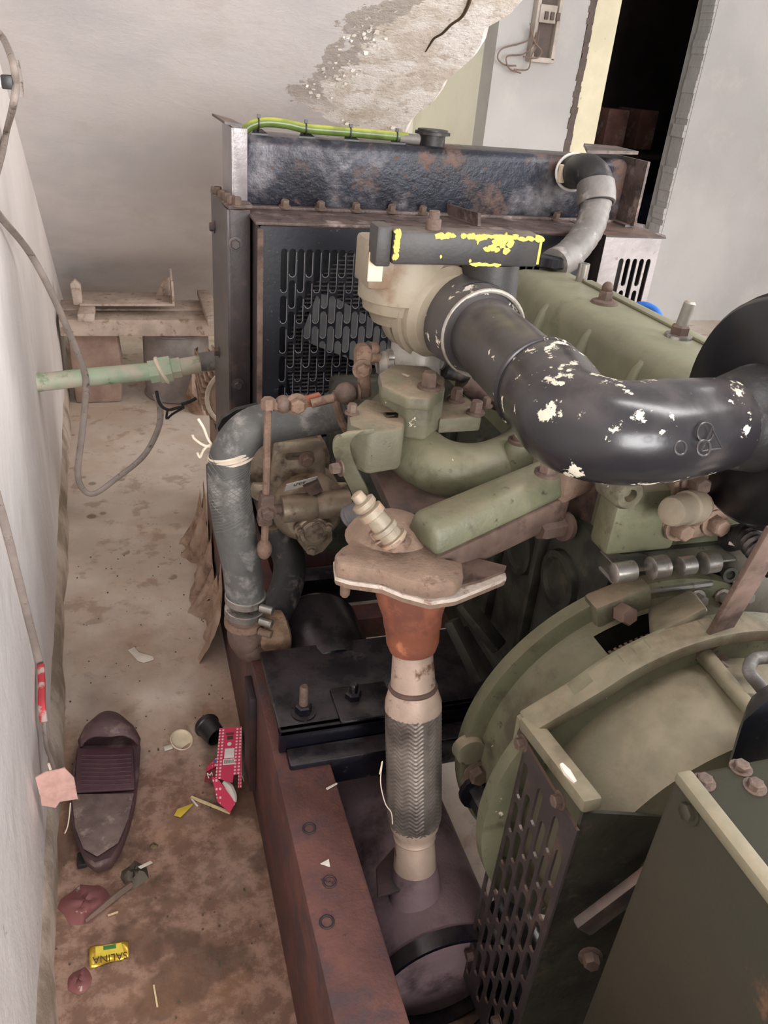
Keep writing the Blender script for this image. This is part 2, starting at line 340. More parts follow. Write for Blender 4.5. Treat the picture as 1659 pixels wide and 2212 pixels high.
    def build(s, name, mat, parent=None, bevel=0.0, ang=38, seg=2, label=None):
        me = bpy.data.meshes.new(name); base = BASE[parent.name] if parent else V((0, 0, 0))
        me.from_pydata([x - base for x in s.v], [], s.f); me.validate()
        bm = bmesh.new(); bm.from_mesh(me); bmesh.ops.remove_doubles(bm, verts=bm.verts, dist=1e-6)
        bmesh.ops.recalc_face_normals(bm, faces=bm.faces)
        if bevel:
            es = [e for e in bm.edges if len(e.link_faces) == 2 and e.calc_face_angle(0) > math.radians(30)]
            bmesh.ops.bevel(bm, geom=es, offset=bevel, segments=seg, affect='EDGES', clamp_overlap=True, profile=0.5)
        bm.to_mesh(me); bm.free()
        for p in me.polygons: p.use_smooth = True
        me.set_sharp_from_angle(angle=math.radians(ang))
        me.materials.append(MATS[mat])
        o = bpy.data.objects.new(name, me); COL.objects.link(o)
        BASE[o.name] = base.copy()
        if parent: o.parent = parent
        if label: o['label'] = label
        return o
BASE = {}
def thing(name, label, cat, loc, group=None):
    o = bpy.data.objects.new(name, None); COL.objects.link(o); o.location = loc; o.empty_display_size = 0.05
    BASE[o.name] = V(loc)
    o['label'] = label; o['category'] = cat
    if group: o['group'] = group
    return o
def solo(mb, name, mat, label, cat, group=None, **k):   # a thing that is one mesh: origin at its base
    lo = V((sum(v.x for v in mb.v) / len(mb.v), sum(v.y for v in mb.v) / len(mb.v), min(v.z for v in mb.v)))
    mb.v = [v - lo for v in mb.v]
    o = mb.build(name, mat, **k); o.location = lo; BASE[o.name] = lo; o['label'] = label; o['category'] = cat
    if group: o['group'] = group
    return o
def struct(mb, name, mat, label=None, **k):
    o = mb.build(name, mat, **k); o['kind'] = 'structure'
    if label: o['label'] = label
    return o
def flat_with_holes(outline, holes, thick):
    cu = bpy.data.curves.new('tmp', 'CURVE'); cu.dimensions = '2D'; cu.fill_mode = 'BOTH'; cu.extrude = thick / 2
    for poly in [outline] + holes:
        sp = cu.splines.new('POLY'); sp.points.add(len(poly) - 1); sp.use_cyclic_u = True
        for q, (a, b) in zip(sp.points, poly): q.co = (a, b, 0, 1)
    return curve_mesh(cu)
def curve_mesh(cu):
    o = bpy.data.objects.new('tmp', cu); COL.objects.link(o); dg = bpy.context.evaluated_depsgraph_get(); dg.update()
    me = bpy.data.meshes.new_from_object(o.evaluated_get(dg)); vs = [v.co.copy() for v in me.vertices]; fs = [tuple(p.vertices) for p in me.polygons]
    bpy.data.objects.remove(o); bpy.data.curves.remove(cu); bpy.data.meshes.remove(me); return vs, fs
def text_mesh(txt, size, thick=0.0003):
    cu = bpy.data.curves.new('tmp', 'FONT'); cu.body = txt; cu.size = size; cu.align_x = 'CENTER'; cu.align_y = 'CENTER'; cu.extrude = thick / 2
    return curve_mesh(cu)
def obround(cx, cy, w_, l_, k=4):
    r = w_ / 2; h = l_ / 2 - r; pts = []
    for i in range(k + 1): a = math.pi * i / k; pts.append((cx + r * math.cos(a), cy + h + r * math.sin(a)))
    for i in range(k + 1): a = math.pi + math.pi * i / k; pts.append((cx + r * math.cos(a), cy - h + r * math.sin(a)))
    return pts
def placed(vf, o, U, W, N=None):
    o, U, W = V(o), V(U).normalized(), V(W).normalized(); N = V(N) if N else U.cross(W)
    return [o + U * a.x + W * a.y + N * a.z for a in vf[0]], vf[1]

# ================================================================== the setting
# floor
struct(MB().box((-1.2, -5.6, -0.06), (4.8, 6.6, 0.0)), 'floor', 'floor_cement', 'dusty beige cement floor stained brown in the near corner')
# left wall, slightly turned, with a worn cement skirting
def wx(y, d=0): return WALLX(y) + d
wl = MB().hexa([(wx(-2.5, -.14), -2.5, 0), (wx(-2.5), -2.5, 0), (wx(5.2), 5.2, 0), (wx(5.2, -.14), 5.2, 0),
                (wx(-2.5, -.14), -2.5, 2.6), (wx(-2.5), -2.5, 2.6), (wx(5.2), 5.2, 2.6), (wx(5.2, -.14), 5.2, 2.6)])
wall_left = struct(wl, 'wall_left', 'wall_left_paint', 'white plastered wall on the left')
sk = MB(); n = 60
ring_ = []
for i in range(n + 1):
    y = -1.0 + i * 4.6 / n; j = 0.003 * math.sin(i * 2.1) + 0.004 * math.sin(i * .7)
    ring_.append([(wx(y, -.01), y, 0), (wx(y, 0.014 + j), y, 0), (wx(y, 0.010 + j * .5), y, 0.05 + j), (wx(y, 0.0), y, 0.075 + 2 * j), (wx(y, -.01), y, 0.075 + 2 * j)])
vs = [p for r_ in ring_ for p in r_]
fs = [(i * 5 + j, i * 5 + j + 1, (i + 1) * 5 + j + 1, (i + 1) * 5 + j) for i in range(n) for j in range(4)]
struct(sk.add(vs, fs), 'baseboard_left', 'skirting', 'worn grey cement skirting along the left wall')

# sloping underside of the staircase
SL = -0.6; SY0, SZ0 = 3.4, 0.337
def soff(x, y): return V((x, y, SZ0 + SL * (y - SY0)))
EDGE = lambda y: 0.814 - 0.141 * (y - 1.735)
ceil_o = soff(EDGE(1.735), 1.735)
ux = V((1, 0, 0)); uy = (soff(0, 2) - soff(0, 1)).normalized(); uz = ux.cross(uy)
ML = Matrix((ux, uy, uz)).transposed().to_4x4(); ML.translation = ceil_o
MLi = ML.inverted()
cb = MB(); yy = [0.7 + i * 0.045 for i in range(67)]
vs = []; fs = []
for i, y in enumerate(yy):
    e = EDGE(y) + 0.006 * math.sin(i * 1.7) + 0.004 * math.sin(i * 4.3) - (0.02 if i % 11 == 3 else 0)
    for p in (soff(WALLX(y) - 0.1, y), soff(e - 0.012, y), soff(e, y) + V((0, 0.004, 0.012)), soff(e, y) + V((0, 0.05, 0.14)), soff(WALLX(y) - 0.1, y) + V((0, 0.05, 0.14))):
        vs.append(MLi @ p)
for i in range(len(yy) - 1):
    for j in range(5): fs.append((i * 5 + j, i * 5 + (j + 1) % 5, (i + 1) * 5 + (j + 1) % 5, (i + 1) * 5 + j))
fs += [(0, 1, 2, 3, 4), tuple((len(yy) - 1) * 5 + j for j in (4, 3, 2, 1, 0))]
soffit = struct(cb.add(vs, fs), 'ceiling', 'soffit_paint', 'sloping grey underside of a concrete staircase with peeling paint'); soffit.matrix_world = ML
soffit.location = ceil_o; BASE[soffit.name] = V((0, 0, 0))
def son(px, py, off=0.0):      # point on the soffit seen at a pixel of the photo
    r = R3 @ V((px - CX, py - CY, FPX)); o = V((0, 0, CAM_H)); t = (SZ0 - SL * SY0 - CAM_H) / (r.z - SL * r.y)
    return MLi @ (o + r * t) - V((0, 0, off))
ck = MB().tube(smooth_path([son(*p, 0.0) for p in ((1018, -20), (1013, 5), (998, 35), (975, 52), (955, 72), (938, 82), (928, 97), (919, 112))], 4), [0.0045, 0.004, 0.0035, 0.003, 0.0015], 6)
o = ck.build('crack', 'print_dark', soffit)
fl = MB(); random.seed(11)      # curled flakes of paint along the edge of the peeled patch
edge_px = [(812, 15), (790, 40), (762, 60), (742, 78), (726, 100), (705, 128), (690, 150), (670, 172), (650, 190), (628, 200), (800, 60), (742, 150), (716, 168), (700, 200), (730, 250), (800, 270), (840, 225), (775, 90), (725, 140)]
for k in range(130):
    a = random.choice(edge_px); c = son(a[0] + random.uniform(0, 50), a[1] + random.uniform(-10, 25)); s_ = random.uniform(0.002, 0.007); t = random.uniform(0, 6.28); tl = random.uniform(.1, .6)
    pts_ = [c + V((s_ * math.cos(t + 1.05 * q) * random.uniform(.5, 1.3), s_ * math.sin(t + 1.05 * q) * random.uniform(.5, 1.3), 0)) for q in range(6)]
    for q in range(3): pts_[q].z -= s_ * tl
    fl.add(pts_, [(0, 1, 2, 3, 4, 5)])
o = fl.build('paint_flake', 'scrap_white', soffit); o['kind'] = 'stuff'

# back wall with doorway, and the alcove left of it
YB = 4.0
def bx_(px, py): return at(px, py, y=YB)
xa = bx_(1058, 200).x; xj0 = bx_(1250, 150).x; xj1 = bx_(1318, 150).x; xd = bx_(1490, 250).x
struct(MB().box((xa, YB, 0), (xj0, YB + .14, 3.0)), 'wall_back', 'wall_back_paint', 'grey white plaster wall panel holding the switch board')
struct(MB().box((xd, YB - .01, 0), (4.6, YB + .16, 3.0)), 'wall_right', 'wall_back_paint', 'grey plaster wall right of the dark doorway')
struct(MB().box((4.6, -1.0, 0), (4.74, YB + .16, 3.0)), 'wall_side', 'wall_back_paint', 'plain grey wall at the far right side of the room')
struct(MB().box((xa, YB + .14, 0), (xa + .12, YB + 1.1, 3.0)), 'wall_alcove', 'wall_alcove_paint', 'pale yellowish side of the alcove wall')
struct(MB().box((-.6, YB + 1.1, 0), (xa + .12, YB + 1.24, 3.0)), 'wall_far', 'wall_alcove_paint', 'pale far alcove wall behind the staircase')
d1 = struct(MB().box((xj0 + .03, YB + .015, 0), (xj1, YB + .2, 3.0)), 'door_1', 'jamb_yellow', 'cream yellow plaster jamb of the dark doorway')
cr = MB(); random.seed(3)      # broken plaster edge of the jamb
for k in range(46):
    z = 0.75 + k * 0.024; w_ = random.uniform(.012, .03)
    cr.box((xj0 + .004 - random.uniform(0, .012), YB - random.uniform(.001, .008), z), (xj0 + .034 - random.uniform(0, .006), YB + .03, z + .024 + random.uniform(0, .006)))
cr.build('plaster_edge', 'board_dark', d1, label='crumbling dark plaster edge')
pe = MB()
for k in range(40):
    z = .45 + k * .03; pe.box((xd - random.uniform(.006, .02), YB - .004, z), (xd + .012, YB + .1, z + .031))
pe.build('plaster_edge', 'wall_back_paint', d1, label='chipped pale plaster edge')
dr = MB(); X0, X1, Y1 = xj1 - .4, xd + 1.6, YB + 2.4
dr.box((X0, Y1, 0), (X1, Y1 + .05, 2.6)); dr.box((X0 - .05, YB + .2, 0), (X0, Y1, 2.6)); dr.box((X1, YB + .2, 0), (X1 + .05, Y1, 2.6)); dr.box((X0, YB + .2, 2.6), (X1, Y1, 2.65))
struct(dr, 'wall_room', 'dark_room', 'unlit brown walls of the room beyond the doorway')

# ---------------- things on the back wall and beyond the door
sb = thing('switch_board', 'open electrical switch board with dangling wires on the back wall', 'switch board', bx_(1160, 128))
p0 = bx_(1135, 126); p1 = bx_(1188, 122); top = bx_(1150, -40).z
fr = MB()
for a, b in (((p0.x, p0.z), (p0.x + .018, top)), ((p1.x - .018, p0.z), (p1.x, top)), ((p0.x, p0.z - .012), (p1.x, p0.z + .01))):
    fr.box((a[0], YB - .05, a[1]), (b[0], YB, b[1]))
fr.build('frame', 'board_frame', sb, bevel=.003)
MB().box((p0.x + .018, YB - .012, p0.z + .01), (p1.x - .018, YB - .001, top)).build('backing', 'board_dark', sb)
swp = MB().box((p0.x + .012, YB - .06, bx_(1150, 48).z), (p1.x - .03, YB - .014, bx_(1150, 8).z)).build('switch_plate', 'board_frame', sb, bevel=.003)
for k in range(3):
    x = p0.x + .035 + k * .03; z = bx_(1150, 32).z
    MB().box((x, YB - .07, z - .016), (x + .018, YB - .058, z + .016)).build('switch', 'board_dark', swp, bevel=.002)
for k, pts in enumerate([[(1150, 60), (1142, 85), (1120, 95), (1085, 105), (1075, 125), (1090, 140), (1115, 142)], [(1160, 70), (1150, 100), (1128, 118), (1095, 122), (1100, 148), (1125, 158)], [(1165, 65), (1160, 95), (1148, 122), (1140, 150), (1110, 150)], [(1145, 50), (1155, 90), (1170, 110), (1160, 125), (1130, 122)]]):
    MB().tube(smooth_path([at(a, b, y=YB - .05 - .01 * k) for a, b in pts], 5), .0035, 6).build('wire', 'wire_brown', sb)
ct = 0
for (a, b, c, d, lab) in ((1300, 238, 1362, 320, 'faded red printed carton nearest the yellow door jamb'), (1368, 240, 1425, 322, 'faded red printed carton right of its twin in the dark room')):
    q0 = at(a, d, y=YB + 1.3); q1 = at(c, b, y=YB + 1.3)
    solo(MB().box((q0.x, YB + 1.3, q0.z), (q1.x, YB + 1.6, q1.z)), 'carton', 'carton', lab, 'carton', 'cartons in the dark room', bevel=.006)
q0 = at(1260, 325, y=YB + 1.2); q1 = at(1500, 318, y=YB + 1.2)
sh = thing('shelf', 'dark shelf holding red cartons in the room beyond the doorway', 'shelf', (q0.x, YB + 1.4, 0))
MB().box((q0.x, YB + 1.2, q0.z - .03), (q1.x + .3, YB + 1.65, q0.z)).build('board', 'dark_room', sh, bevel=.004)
for x in (q0.x + .02, q1.x + .2): MB().box((x, YB + 1.22, 0), (x + .04, YB + 1.26, q0.z - .03)).build('leg', 'dark_room', sh)
q0 = at(1300, 500, y=YB + .9); q1 = at(1500, 430, y=YB + .9)
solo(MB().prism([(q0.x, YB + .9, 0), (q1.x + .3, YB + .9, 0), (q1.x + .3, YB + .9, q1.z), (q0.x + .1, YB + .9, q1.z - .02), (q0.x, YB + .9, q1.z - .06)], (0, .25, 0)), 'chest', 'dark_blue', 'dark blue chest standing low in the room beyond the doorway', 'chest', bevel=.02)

# ================================================================== the generator set
GEN = thing('diesel_generator', 'olive green diesel generator with black radiator, black intake pipe and rusty base frame', 'generator', (0.6, 0.75, 0))
G = GEN
def P_(mb, name, mat, parent=None, **k): return mb.build(name, mat, parent or G, **k)
# ---- base frame
RX0, RX1, RZ = 0.155, 0.235, 0.30
rail = P_(MB().prism([(RX0, -.35, 0), (RX0 + .085, -.35, 0), (RX0 + .085, -.35, .008), (RX0 + .008, -.35, .012), (RX0 + .008, -.35, RZ - .012), (RX1, -.35, RZ - .012), (RX1, -.35, RZ), (RX0, -.35, RZ)], (0, 2.15, 0)), 'base_rail', 'rust_rail', bevel=.003, label='rusty maroon steel channel rail')
P_(MB().box((RX0 - .0, .98, .05), (RX0 - .012, 1.04, .27)), 'splice_plate', 'rust_rail_dark', rail, bevel=.002)
for px, py in ((668, 1790), (712, 1905), (706, 1992)):
    p = at(px, py, z=RZ); P_(MB().ring(p, (0, 0, 1), .008, .0018, 16, 6), 'bolt_hole', 'rust_rail_dark', rail)
P_(MB().prism([(1.02, -.35, 0), (1.1, -.35, 0), (1.1, -.35, RZ), (1.02, -.35, RZ)], (0, 2.15, 0)), 'base_rail', 'rust_rail', bevel=.003)
for y, z0, z1, m, lab in ((1.18, .2, .25, 'rust_rail', None), (1.30, .20, .27, 'black_gloss', None), (1.42, .22, .285, "rust_rail", None), (1.66, .0, .285, 'rust_rail_dark', None)):
    P_(MB().box((RX0 + .01, y, z0), (1.03, y + .05, z1)), 'cross_member', m, bevel=.004)
P_(MB().box((RX1 + .01, 1.42, .305), (.42, 1.47, .325)), 'cross_member', 'cast_cream', bevel=.003, label='pale cream painted cross strip')
# black engine support beam across the frame
b0 = at(582, 1505, z=.335); by0 = at(604, 1592, z=.335).y; by1 = b0.y + .008
beam = P_(MB().hexa([(b0.x, by0, .30), (.60, by0, .30), (.60, by0 + .012, .30), (b0.x, by0 + .012, .30), (b0.x, by0, .345), (.60, by0, .345), (.60, by0 + .012, .345), (b0.x, by0 + .012, .345)]), 'support_beam', 'black_gloss', bevel=.003, label='glossy black angle beam bolted to the rail')
P_(MB().box((b0.x, by0, .333), (.60, by1 + .09, .345)), 'beam_flange', 'black_gloss', beam, bevel=.003)
P_(MB().box((b0.x + .01, by0 - .035, .256), (.60, by0, .31)), 'beam_web', 'black_gloss', beam, bevel=.004)
for px, py, h in ((655, 1540, .05), (762, 1512, .03)):
    p = at(px, py, z=.345)
    P_(MB().bolt(p, (0, 0, 1), .013, .016), 'nut', 'black_gloss', beam)
    P_(MB().lathe(p, (0, 0, 1), [(0, .007), (h, .007), (h + .003, .005)], 12), 'bolt', 'rust_bolt' if h > .04 else 'black_gloss', beam)
p = at(765, 1525, z=.345)
P_(MB().box((p.x - .03, p.y - .035, .345), (p.x + .06, p.y + .04, .351)), 'pad_plate', 'black_gloss', beam, bevel=.006)
# black cylinder between the rails
c = at(728, 1450, y=.98)
can = P_(MB().lathe((c.x, .98, c.z - .035), (0, 1, 0), [(0, .066), (.004, .078), (.02, .08), (.16, .08), (.18, .07), (.19, .03)], 40), 'black_canister', 'black_gloss', label='glossy black round canister between the rails')
P_(MB().box((c.x + .03, .97, c.z - .02), (c.x + .05, .979, c.z + .005)), 'label_patch', 'fan_grey', can)
# ---- muffler lying between the rails, with pipes and the bottle of the flexible pipe
MX, MR, MZ = 0.347, 0.101, 0.102
muf = P_(MB().lathe((MX, .56, MZ), (0, 1, 0), [(0, MR * .3), (.001, MR * .9), (.012, MR), (.50, MR), (.51, MR * .9), (.511, .02)], 48), 'muffler', 'muffler_paint', label='purple brown cylindrical silencer lying between the rails')
P_(MB().lathe((MX, .545, MZ), (0, 1, 0), [(0, MR * .96), (.0, MR * 1.02), (.022, MR * 1.02), (.022, MR * .96)], 48, closed=True, cap=False), 'end_ring', 'black_gloss', muf)
P_(MB().prism([at(812, 1880, z=.215), at(850, 1835, z=.215), at(900, 1880, z=.215), at(890, 1920, z=.215), at(815, 1942, z=.215)], (0, 0, .006)), 'torn_bracket', 'rust_rail_dark', muf, bevel=.001)
P_(MB().tube(smooth_path([(.50, .66, .05), (.49, .54, .045), (.40, .47, .045), (.30, .45, .045), (.2, .47, .045)], 6), .045, 20), 'outlet_pipe', 'black_gloss', muf)
# vertical exhaust pipe
E0 = at(890, 1256, z=.658); E1 = at(897, 1925, z=.19)
def et(py):
    lo, hi = -.3, 1.3
    for _ in range(40):
        md = (lo + hi) / 2
        if proj(E0.lerp(E1, md))[1] < py: lo = md
        else: hi = md
    return lo
EL = (E1 - E0).length
def eh(py): return et(py) * EL
def er(py, px): return pr(E0.lerp(E1, et(py)), px)
def eprof(l): return [(eh(a), er(a, b)) for a, b in l]
ax = E1 - E0
cone = P_(MB().lathe(E0, ax, eprof([(1240, 84), (1275, 80), (1300, 74), (1325, 65), (1350, 62), (1352, 60), (1385, 57), (1402, 50), (1404, 20)]), 40), 'exhaust_cone', 'rust_orange', label='orange rusted exhaust cone')
P_(MB().lathe(E0, ax, eprof([(1398, 43), (1470, 48), (1482, 49)]), 36), 'exhaust_pipe', 'pipe_pale', label='pale heat stained pipe stub')
P_(MB().ring(E0.lerp(E1, et(1482)), ax, er(1482, 47), er(1482, 7), 40), 'weld_band', 'brown_iron')
P_(MB().lathe(E0, ax, eprof([(1478, 46), (1488, 53), (1512, 61), (1528, 62), (1530, 58)]), 40), 'flex_collar', 'pipe_pale')
# braided flexible section: herringbone relief
nb, mbr = 120, 150; vs = []; fs = []
a_, u_, v_ = frame(ax); h0, h1 = eh(1526), eh(1775)
for i in range(mbr + 1):
    t = i / mbr; h = h0 + (h1 - h0) * t
    r0 = er(1526 + (1775 - 1526) * t, 61 - 3 * t) * (1 - .10 * max(0, (t - .9) / .1) ** 2)
    for j in range(nb):
        th = 2 * math.pi * j / nb; col_ = (j // 5) % 2; fr_ = (j % 5) / 5.0
        ph = (i / 5.0 + (fr_ if col_ else 1 - fr_) * 1.3) % 1.0
        rr = r0 + 0.0014 * (math.sin(math.pi * ph) - .5)
        vs.append(E0 + a_ * h + (u_ * math.cos(th) + v_ * math.sin(th)) * rr)
for i in range(mbr):
    for j in range(nb): fs.append((i * nb + j, i * nb + (j + 1) % nb, (i + 1) * nb + (j + 1) % nb, (i + 1) * nb + j))
flex = P_(MB().add(vs, fs), 'flexible_pipe', 'braid', ang=180, label='braided steel flexible exhaust section')
P_(MB().lathe(E0, ax, eprof([(1768, 55), (1782, 52), (1792, 45), (1800, 44), (1804, 46), (1808, 43)]), 36), 'flex_collar', 'pipe_pale')
P_(MB().lathe(E0, ax, eprof([(1805, 42), (1850, 45), (1925, 50)]), 36), 'exhaust_pipe', 'pipe_pale')
P_(MB().lathe(E0, ax, eprof([(1868, 47), (1880, 50), (1925, 58), (1960, 60)]), 36), 'muffler_inlet', 'muffler_paint')
P_(MB().tube(smooth_path([at(a, b, z=z) for a, b, z in ((820, 1672, .48), (826, 1645, .5), (822, 1690, .46), (832, 1735, .42), (845, 1755, .40), (848, 1780, .38))], 5), .0007, 5), 'loose_strand', 'twine', flex)

# ---- exhaust manifold with dusty flange
FZ = 0.70
fl_px = [(722, 1196), (738, 1180), (790, 1152), (845, 1122), (905, 1128), (925, 1185), (965, 1205), (1000, 1212), (1002, 1240), (985, 1256), (930, 1262), (875, 1250), (830, 1232), (760, 1222), (728, 1216)]
fl2 = [(720, 1206), (740, 1192), (850, 1135), (940, 1180), (1010, 1205), (1092, 1218), (1094, 1228), (1010, 1262), (985, 1272), (930, 1280), (870, 1264), (826, 1246), (756, 1236), (724, 1226)]
fl2g = [(a, b + (20 if b > 1215 else 8)) for a, b in fl2]
ef = P_(MB().prism([at(a, b, z=FZ) for a, b in fl_px], (0, 0, -.022)), 'exhaust_flange', 'dusty_brown', bevel=.005, label='brown flange thick with dust')
P_(MB().prism([at(a, b, z=FZ - .022) for a, b in fl2g], (0, 0, -.005)), 'gasket', 'gasket', ef)
P_(MB().prism([at(a, b, z=FZ - .018) for a, b in ((985, 1200), (1040, 1208), (1094, 1222), (1090, 1232), (1040, 1252), (990, 1265))], (0, 0, -.004)), 'plate_lip', 'brown_iron', ef)
P_(MB().prism([at(a, b - 1, z=FZ - .027) for a, b in fl2g], (0, 0, -.013)), 'lower_flange', 'dusty_brown', ef, bevel=.003)
for px, py in ((748, 1240), (917, 1290)):
    p = at(px, py, z=FZ - .04)
    P_(MB().lathe(p, (0, 0, -1), [(0, .009), (.012, .009), (.012, .0065), (.016, .0062), (.018, .0066), (.021, .0062), (.024, .0066), (.030, .006), (.033, .004)], 12), 'stud', 'rust', ef)
hump = MB(); c = at(845, 1160, z=FZ - .01)
hump.lathe(c, (0, 0, 1), [(0, .058), (.010, .052), (.016, .044), (.022, .034), (.024, .0)], 28); P_(hump, 'flange_dome', 'dusty_brown', ef)
a0 = at(905, 1172, z=FZ + .005); a1 = at(1205, 1040, z=.745)
d = (a1 - a0).normalized(); sd = d.cross(V((0, 0, 1))).normalized()
def arm(z0, z1, w0, w1, top):
    return MB().hexa([a0 + sd * w0 + V((0, 0, z0)), a1 + sd * w1 + V((0, 0, z0)), a1 - sd * w1 + V((0, 0, z0)), a0 - sd * w0 + V((0, 0, z0)),
                      a0 + sd * w0 * top + V((0, 0, z1)), a1 + sd * w1 * top + V((0, 0, z1)), a1 - sd * w1 * top + V((0, 0, z1)), a0 - sd * w0 * top + V((0, 0, z1))])
em = P_(arm(-.006, .034, .036, .032, .62), 'exhaust_manifold', 'green', bevel=.012, seg=3, label='green cast exhaust manifold arm')
P_(arm(-.05, -.004, .030, .028, 1.15), 'manifold_underside', 'brown_iron', em, bevel=.008)
P_(MB().obox(a1 + d * .012 + V((0, 0, .012)), d * .034, sd * .034, (0, 0, .024)), 'manifold_lug', 'dusty_brown', em, bevel=.008)
p = at(1181, 1012, z=.752); P_(MB().bolt(at(1181, 1024, z=.780), (0, 0, 1), .011, .02), 'bolt', 'rust_bolt', em)
P_(MB().obox(a1 + d * .06 - V((0, 0, .02)), d * .03, sd * .05, (0, 0, .05)), 'manifold_mount', 'brown_iron', em, bevel=.008)
p = at(1222, 1135, y=.78); P_(MB().bolt(p, (-1, -.3, .1), .014, .045), 'bolt', 'brown_iron', em)
# pressure fitting on the flange
s0 = at(852, 1168, z=FZ + .022); s1 = at(768, 1066, z=FZ + .075)
fa = s1 - s0; L = fa.length
sens = P_(MB().lathe(s0, fa, [(0, .018), (L * .06, .018), (L * .07, .014), (L * .2, .014), (L * .22, .0165), (L * .30, .0165), (L * .31, .013), (L * .52, .0125), (L * .54, .016), (L * .66, .016), (L * .68, .011), (L * .74, .0145), (L * .82, .0145), (L * .84, .008), (L * .98, .0075), (L, .005)], 20), 'pressure_fitting', 'brass_pale', label='pale brass threaded fitting on the dusty flange')
bp = [(800, 1155), (815, 1140), (845, 1135), (875, 1150), (890, 1175), (880, 1190), (850, 1198), (812, 1180)]
P_(MB().prism([at(a, b, z=FZ + .012) for a, b in bp], (0, 0, .012)), 'base_plate', 'dusty_brown', sens, bevel=.003)
P_(MB().bolt(at(855, 1172, z=FZ + .022), fa, .010, .022), 'bolt', 'dusty_brown', sens)
P_(MB().bolt(at(822, 1163, z=FZ + .022), fa, .009, .012), 'bolt', 'dusty_brown', sens)
# heat shield and olive bracket
P_(MB().hexa([at(778, 985, z=.705), at(845, 1135, z=.68), at(1000, 1120, z=.68), at(1120, 1030, z=.70), at(790, 975, z=.725), at(850, 1115, z=.70), at(1010, 1095, z=.70), at(1120, 1010, z=.72)]), 'heat_shield', 'shield', bevel=.004, label='scratched dark brown sheet metal shield')
br = P_(MB().strip(smooth_path([at(790, 932, z=.80), at(748, 940, z=.795), at(737, 965, z=.775), at(750, 1005, z=.745), at(775, 1055, z=.71), at(783, 1078, z=.69)], 4), .022, .006, (.75, -.2, .1)), 'bent_bracket', 'green_dusty', bevel=.001)
P_(MB().bolt(at(736, 1010, z=.75), (-1, -.2, 0), .008, .012), 'bolt', 'rust_bolt', br)
p = at(815, 990, z=.735); P_(MB().lathe(at(872, 992, z=.735), (p - at(872, 992, z=.735)), [(0, .012), (.008, .012), (.008, .009), (.045, .0085), (.052, .006)], 14), 'stud', 'rust_bolt', br)

# ---- intake manifold, adapter and throttle column
YC = 1.03
ip = [at(845, 885, z=.755), at(866, 935, z=.745), at(905, 985, z=.735), at(965, 1015, z=.73), at(1040, 1015, z=.73), at(1110, 985, z=.735), at(1160, 930, z=.745), at(1165, 870, z=.75), at(1140, 815, z=.75)]
im = P_(MB().tube(smooth_path(ip, 7), [.036, .040, .042, .040, .038, .036, .034, .032, .030], 24), 'intake_manifold', 'green', label='smooth green U shaped intake manifold')
P_(MB().obox(at(1200, 935, z=.755), (.045, .01, 0), (-.01, .05, 0), (0, 0, .045)), 'manifold_end', 'green_dusty', im, bevel=.012)
pb = at(1122, 955, z=.775)
P_(MB().lathe(pb - V((0, 0, .07)), (0, 0, 1), [(0, .026), (.04, .022), (.065, .018), (.07, .016)], 20), 'boss', 'green', im)
P_(MB().bolt(pb, (0, 0, 1), .011, .022), 'bolt', 'rust_bolt', im)
P_(MB().lathe(at(1195, 905, z=.79), (0, 0, 1), [(0, .02), (.01, .018), (.012, .010)], 18), 'boss', 'green_dusty', im)
# adapter block
cb0 = at(805, 925, z=.74)
ad = P_(MB().prism([at(a, b, z=.80) for a, b in ((752, 890), (790, 858), (880, 880), (872, 925), (800, 935), (755, 915))], (0, 0, -.06)), 'adapter_block', 'green_dusty', bevel=.006, label='dusty green cast adapter below the throttle column')
P_(MB().prism([at(a, b, z=.80) for a, b in ((800, 888), (868, 888), (866, 905), (800, 905))], (0, 0, -.055)), 'boss', 'green_dusty', ad, bevel=.004)
P_(MB().prism([at(a, b, z=.815) for a, b in ((820, 825), (850, 800), (925, 805), (962, 830), (958, 862), (925, 885), (880, 880), (826, 850))], (0, 0, -.045)), 'lower_flange', 'green_dusty', ad, bevel=.005)
P_(MB().prism([at(a, b, z=.837) for a, b in ((818, 806), (850, 785), (925, 790), (962, 815), (958, 842), (928, 862), (880, 858), (824, 832))], (0, 0, -.018)), 'upper_flange', 'green_dusty', ad, bevel=.004)
P_(MB().prism([at(a, b, z=.79) for a, b in ((955, 860), (985, 840), (1040, 882), (1040, 900), (950, 905), (930, 880))], (0, 0, -.022)), 'bracket_plate', 'green_dusty', ad, bevel=.003)
for px, py, z, r in ((926, 838, .837, .013), (985, 865, .79, .011), (1027, 893, .79, .011), (1050, 878, .79, .008), (760, 893, .80, .008)):
    P_(MB().bolt(at(px, py, z=z), (0, 0, 1), r * .82, r * 1.5), 'bolt', 'rust_bolt', ad)
k0 = at(893, 815, y=YC); k1 = at(886, 640, y=YC)
colm = P_(MB().lathe(k0, (0, 0, 1), [(0, .042), (.03, .037), ((k1.z - k0.z) * .8, .036), ((k1.z - k0.z) * .86, .042), (k1.z - k0.z + .02, .043)], 32), 'throttle_column', 'cast_alloy', label='pale alloy throttle column')
hc = at(868, 588, y=YC)
head = P_(MB().lathe(hc - V((0, 0, .055)), (0, 0, 1), [(-.012, .036), (0, .042), (.006, .05), (.02, .052), (.022, .058), (.085, .058), (.095, .052), (.097, .0)], 32), 'throttle_head', 'cast_cream', label='cream painted cast throttle head')
P_(MB().box((hc.x - .062, YC - .050, hc.z - .012), (hc.x - .022, YC + .02, hc.z + .048)), 'head_block', 'cast_cream', head, bevel=.006)
P_(MB().box((hc.x - .063, YC - .052, hc.z + .0), (hc.x - .044, YC - .049, hc.z + .036)), 'label_patch', 'cream_plastic', head)
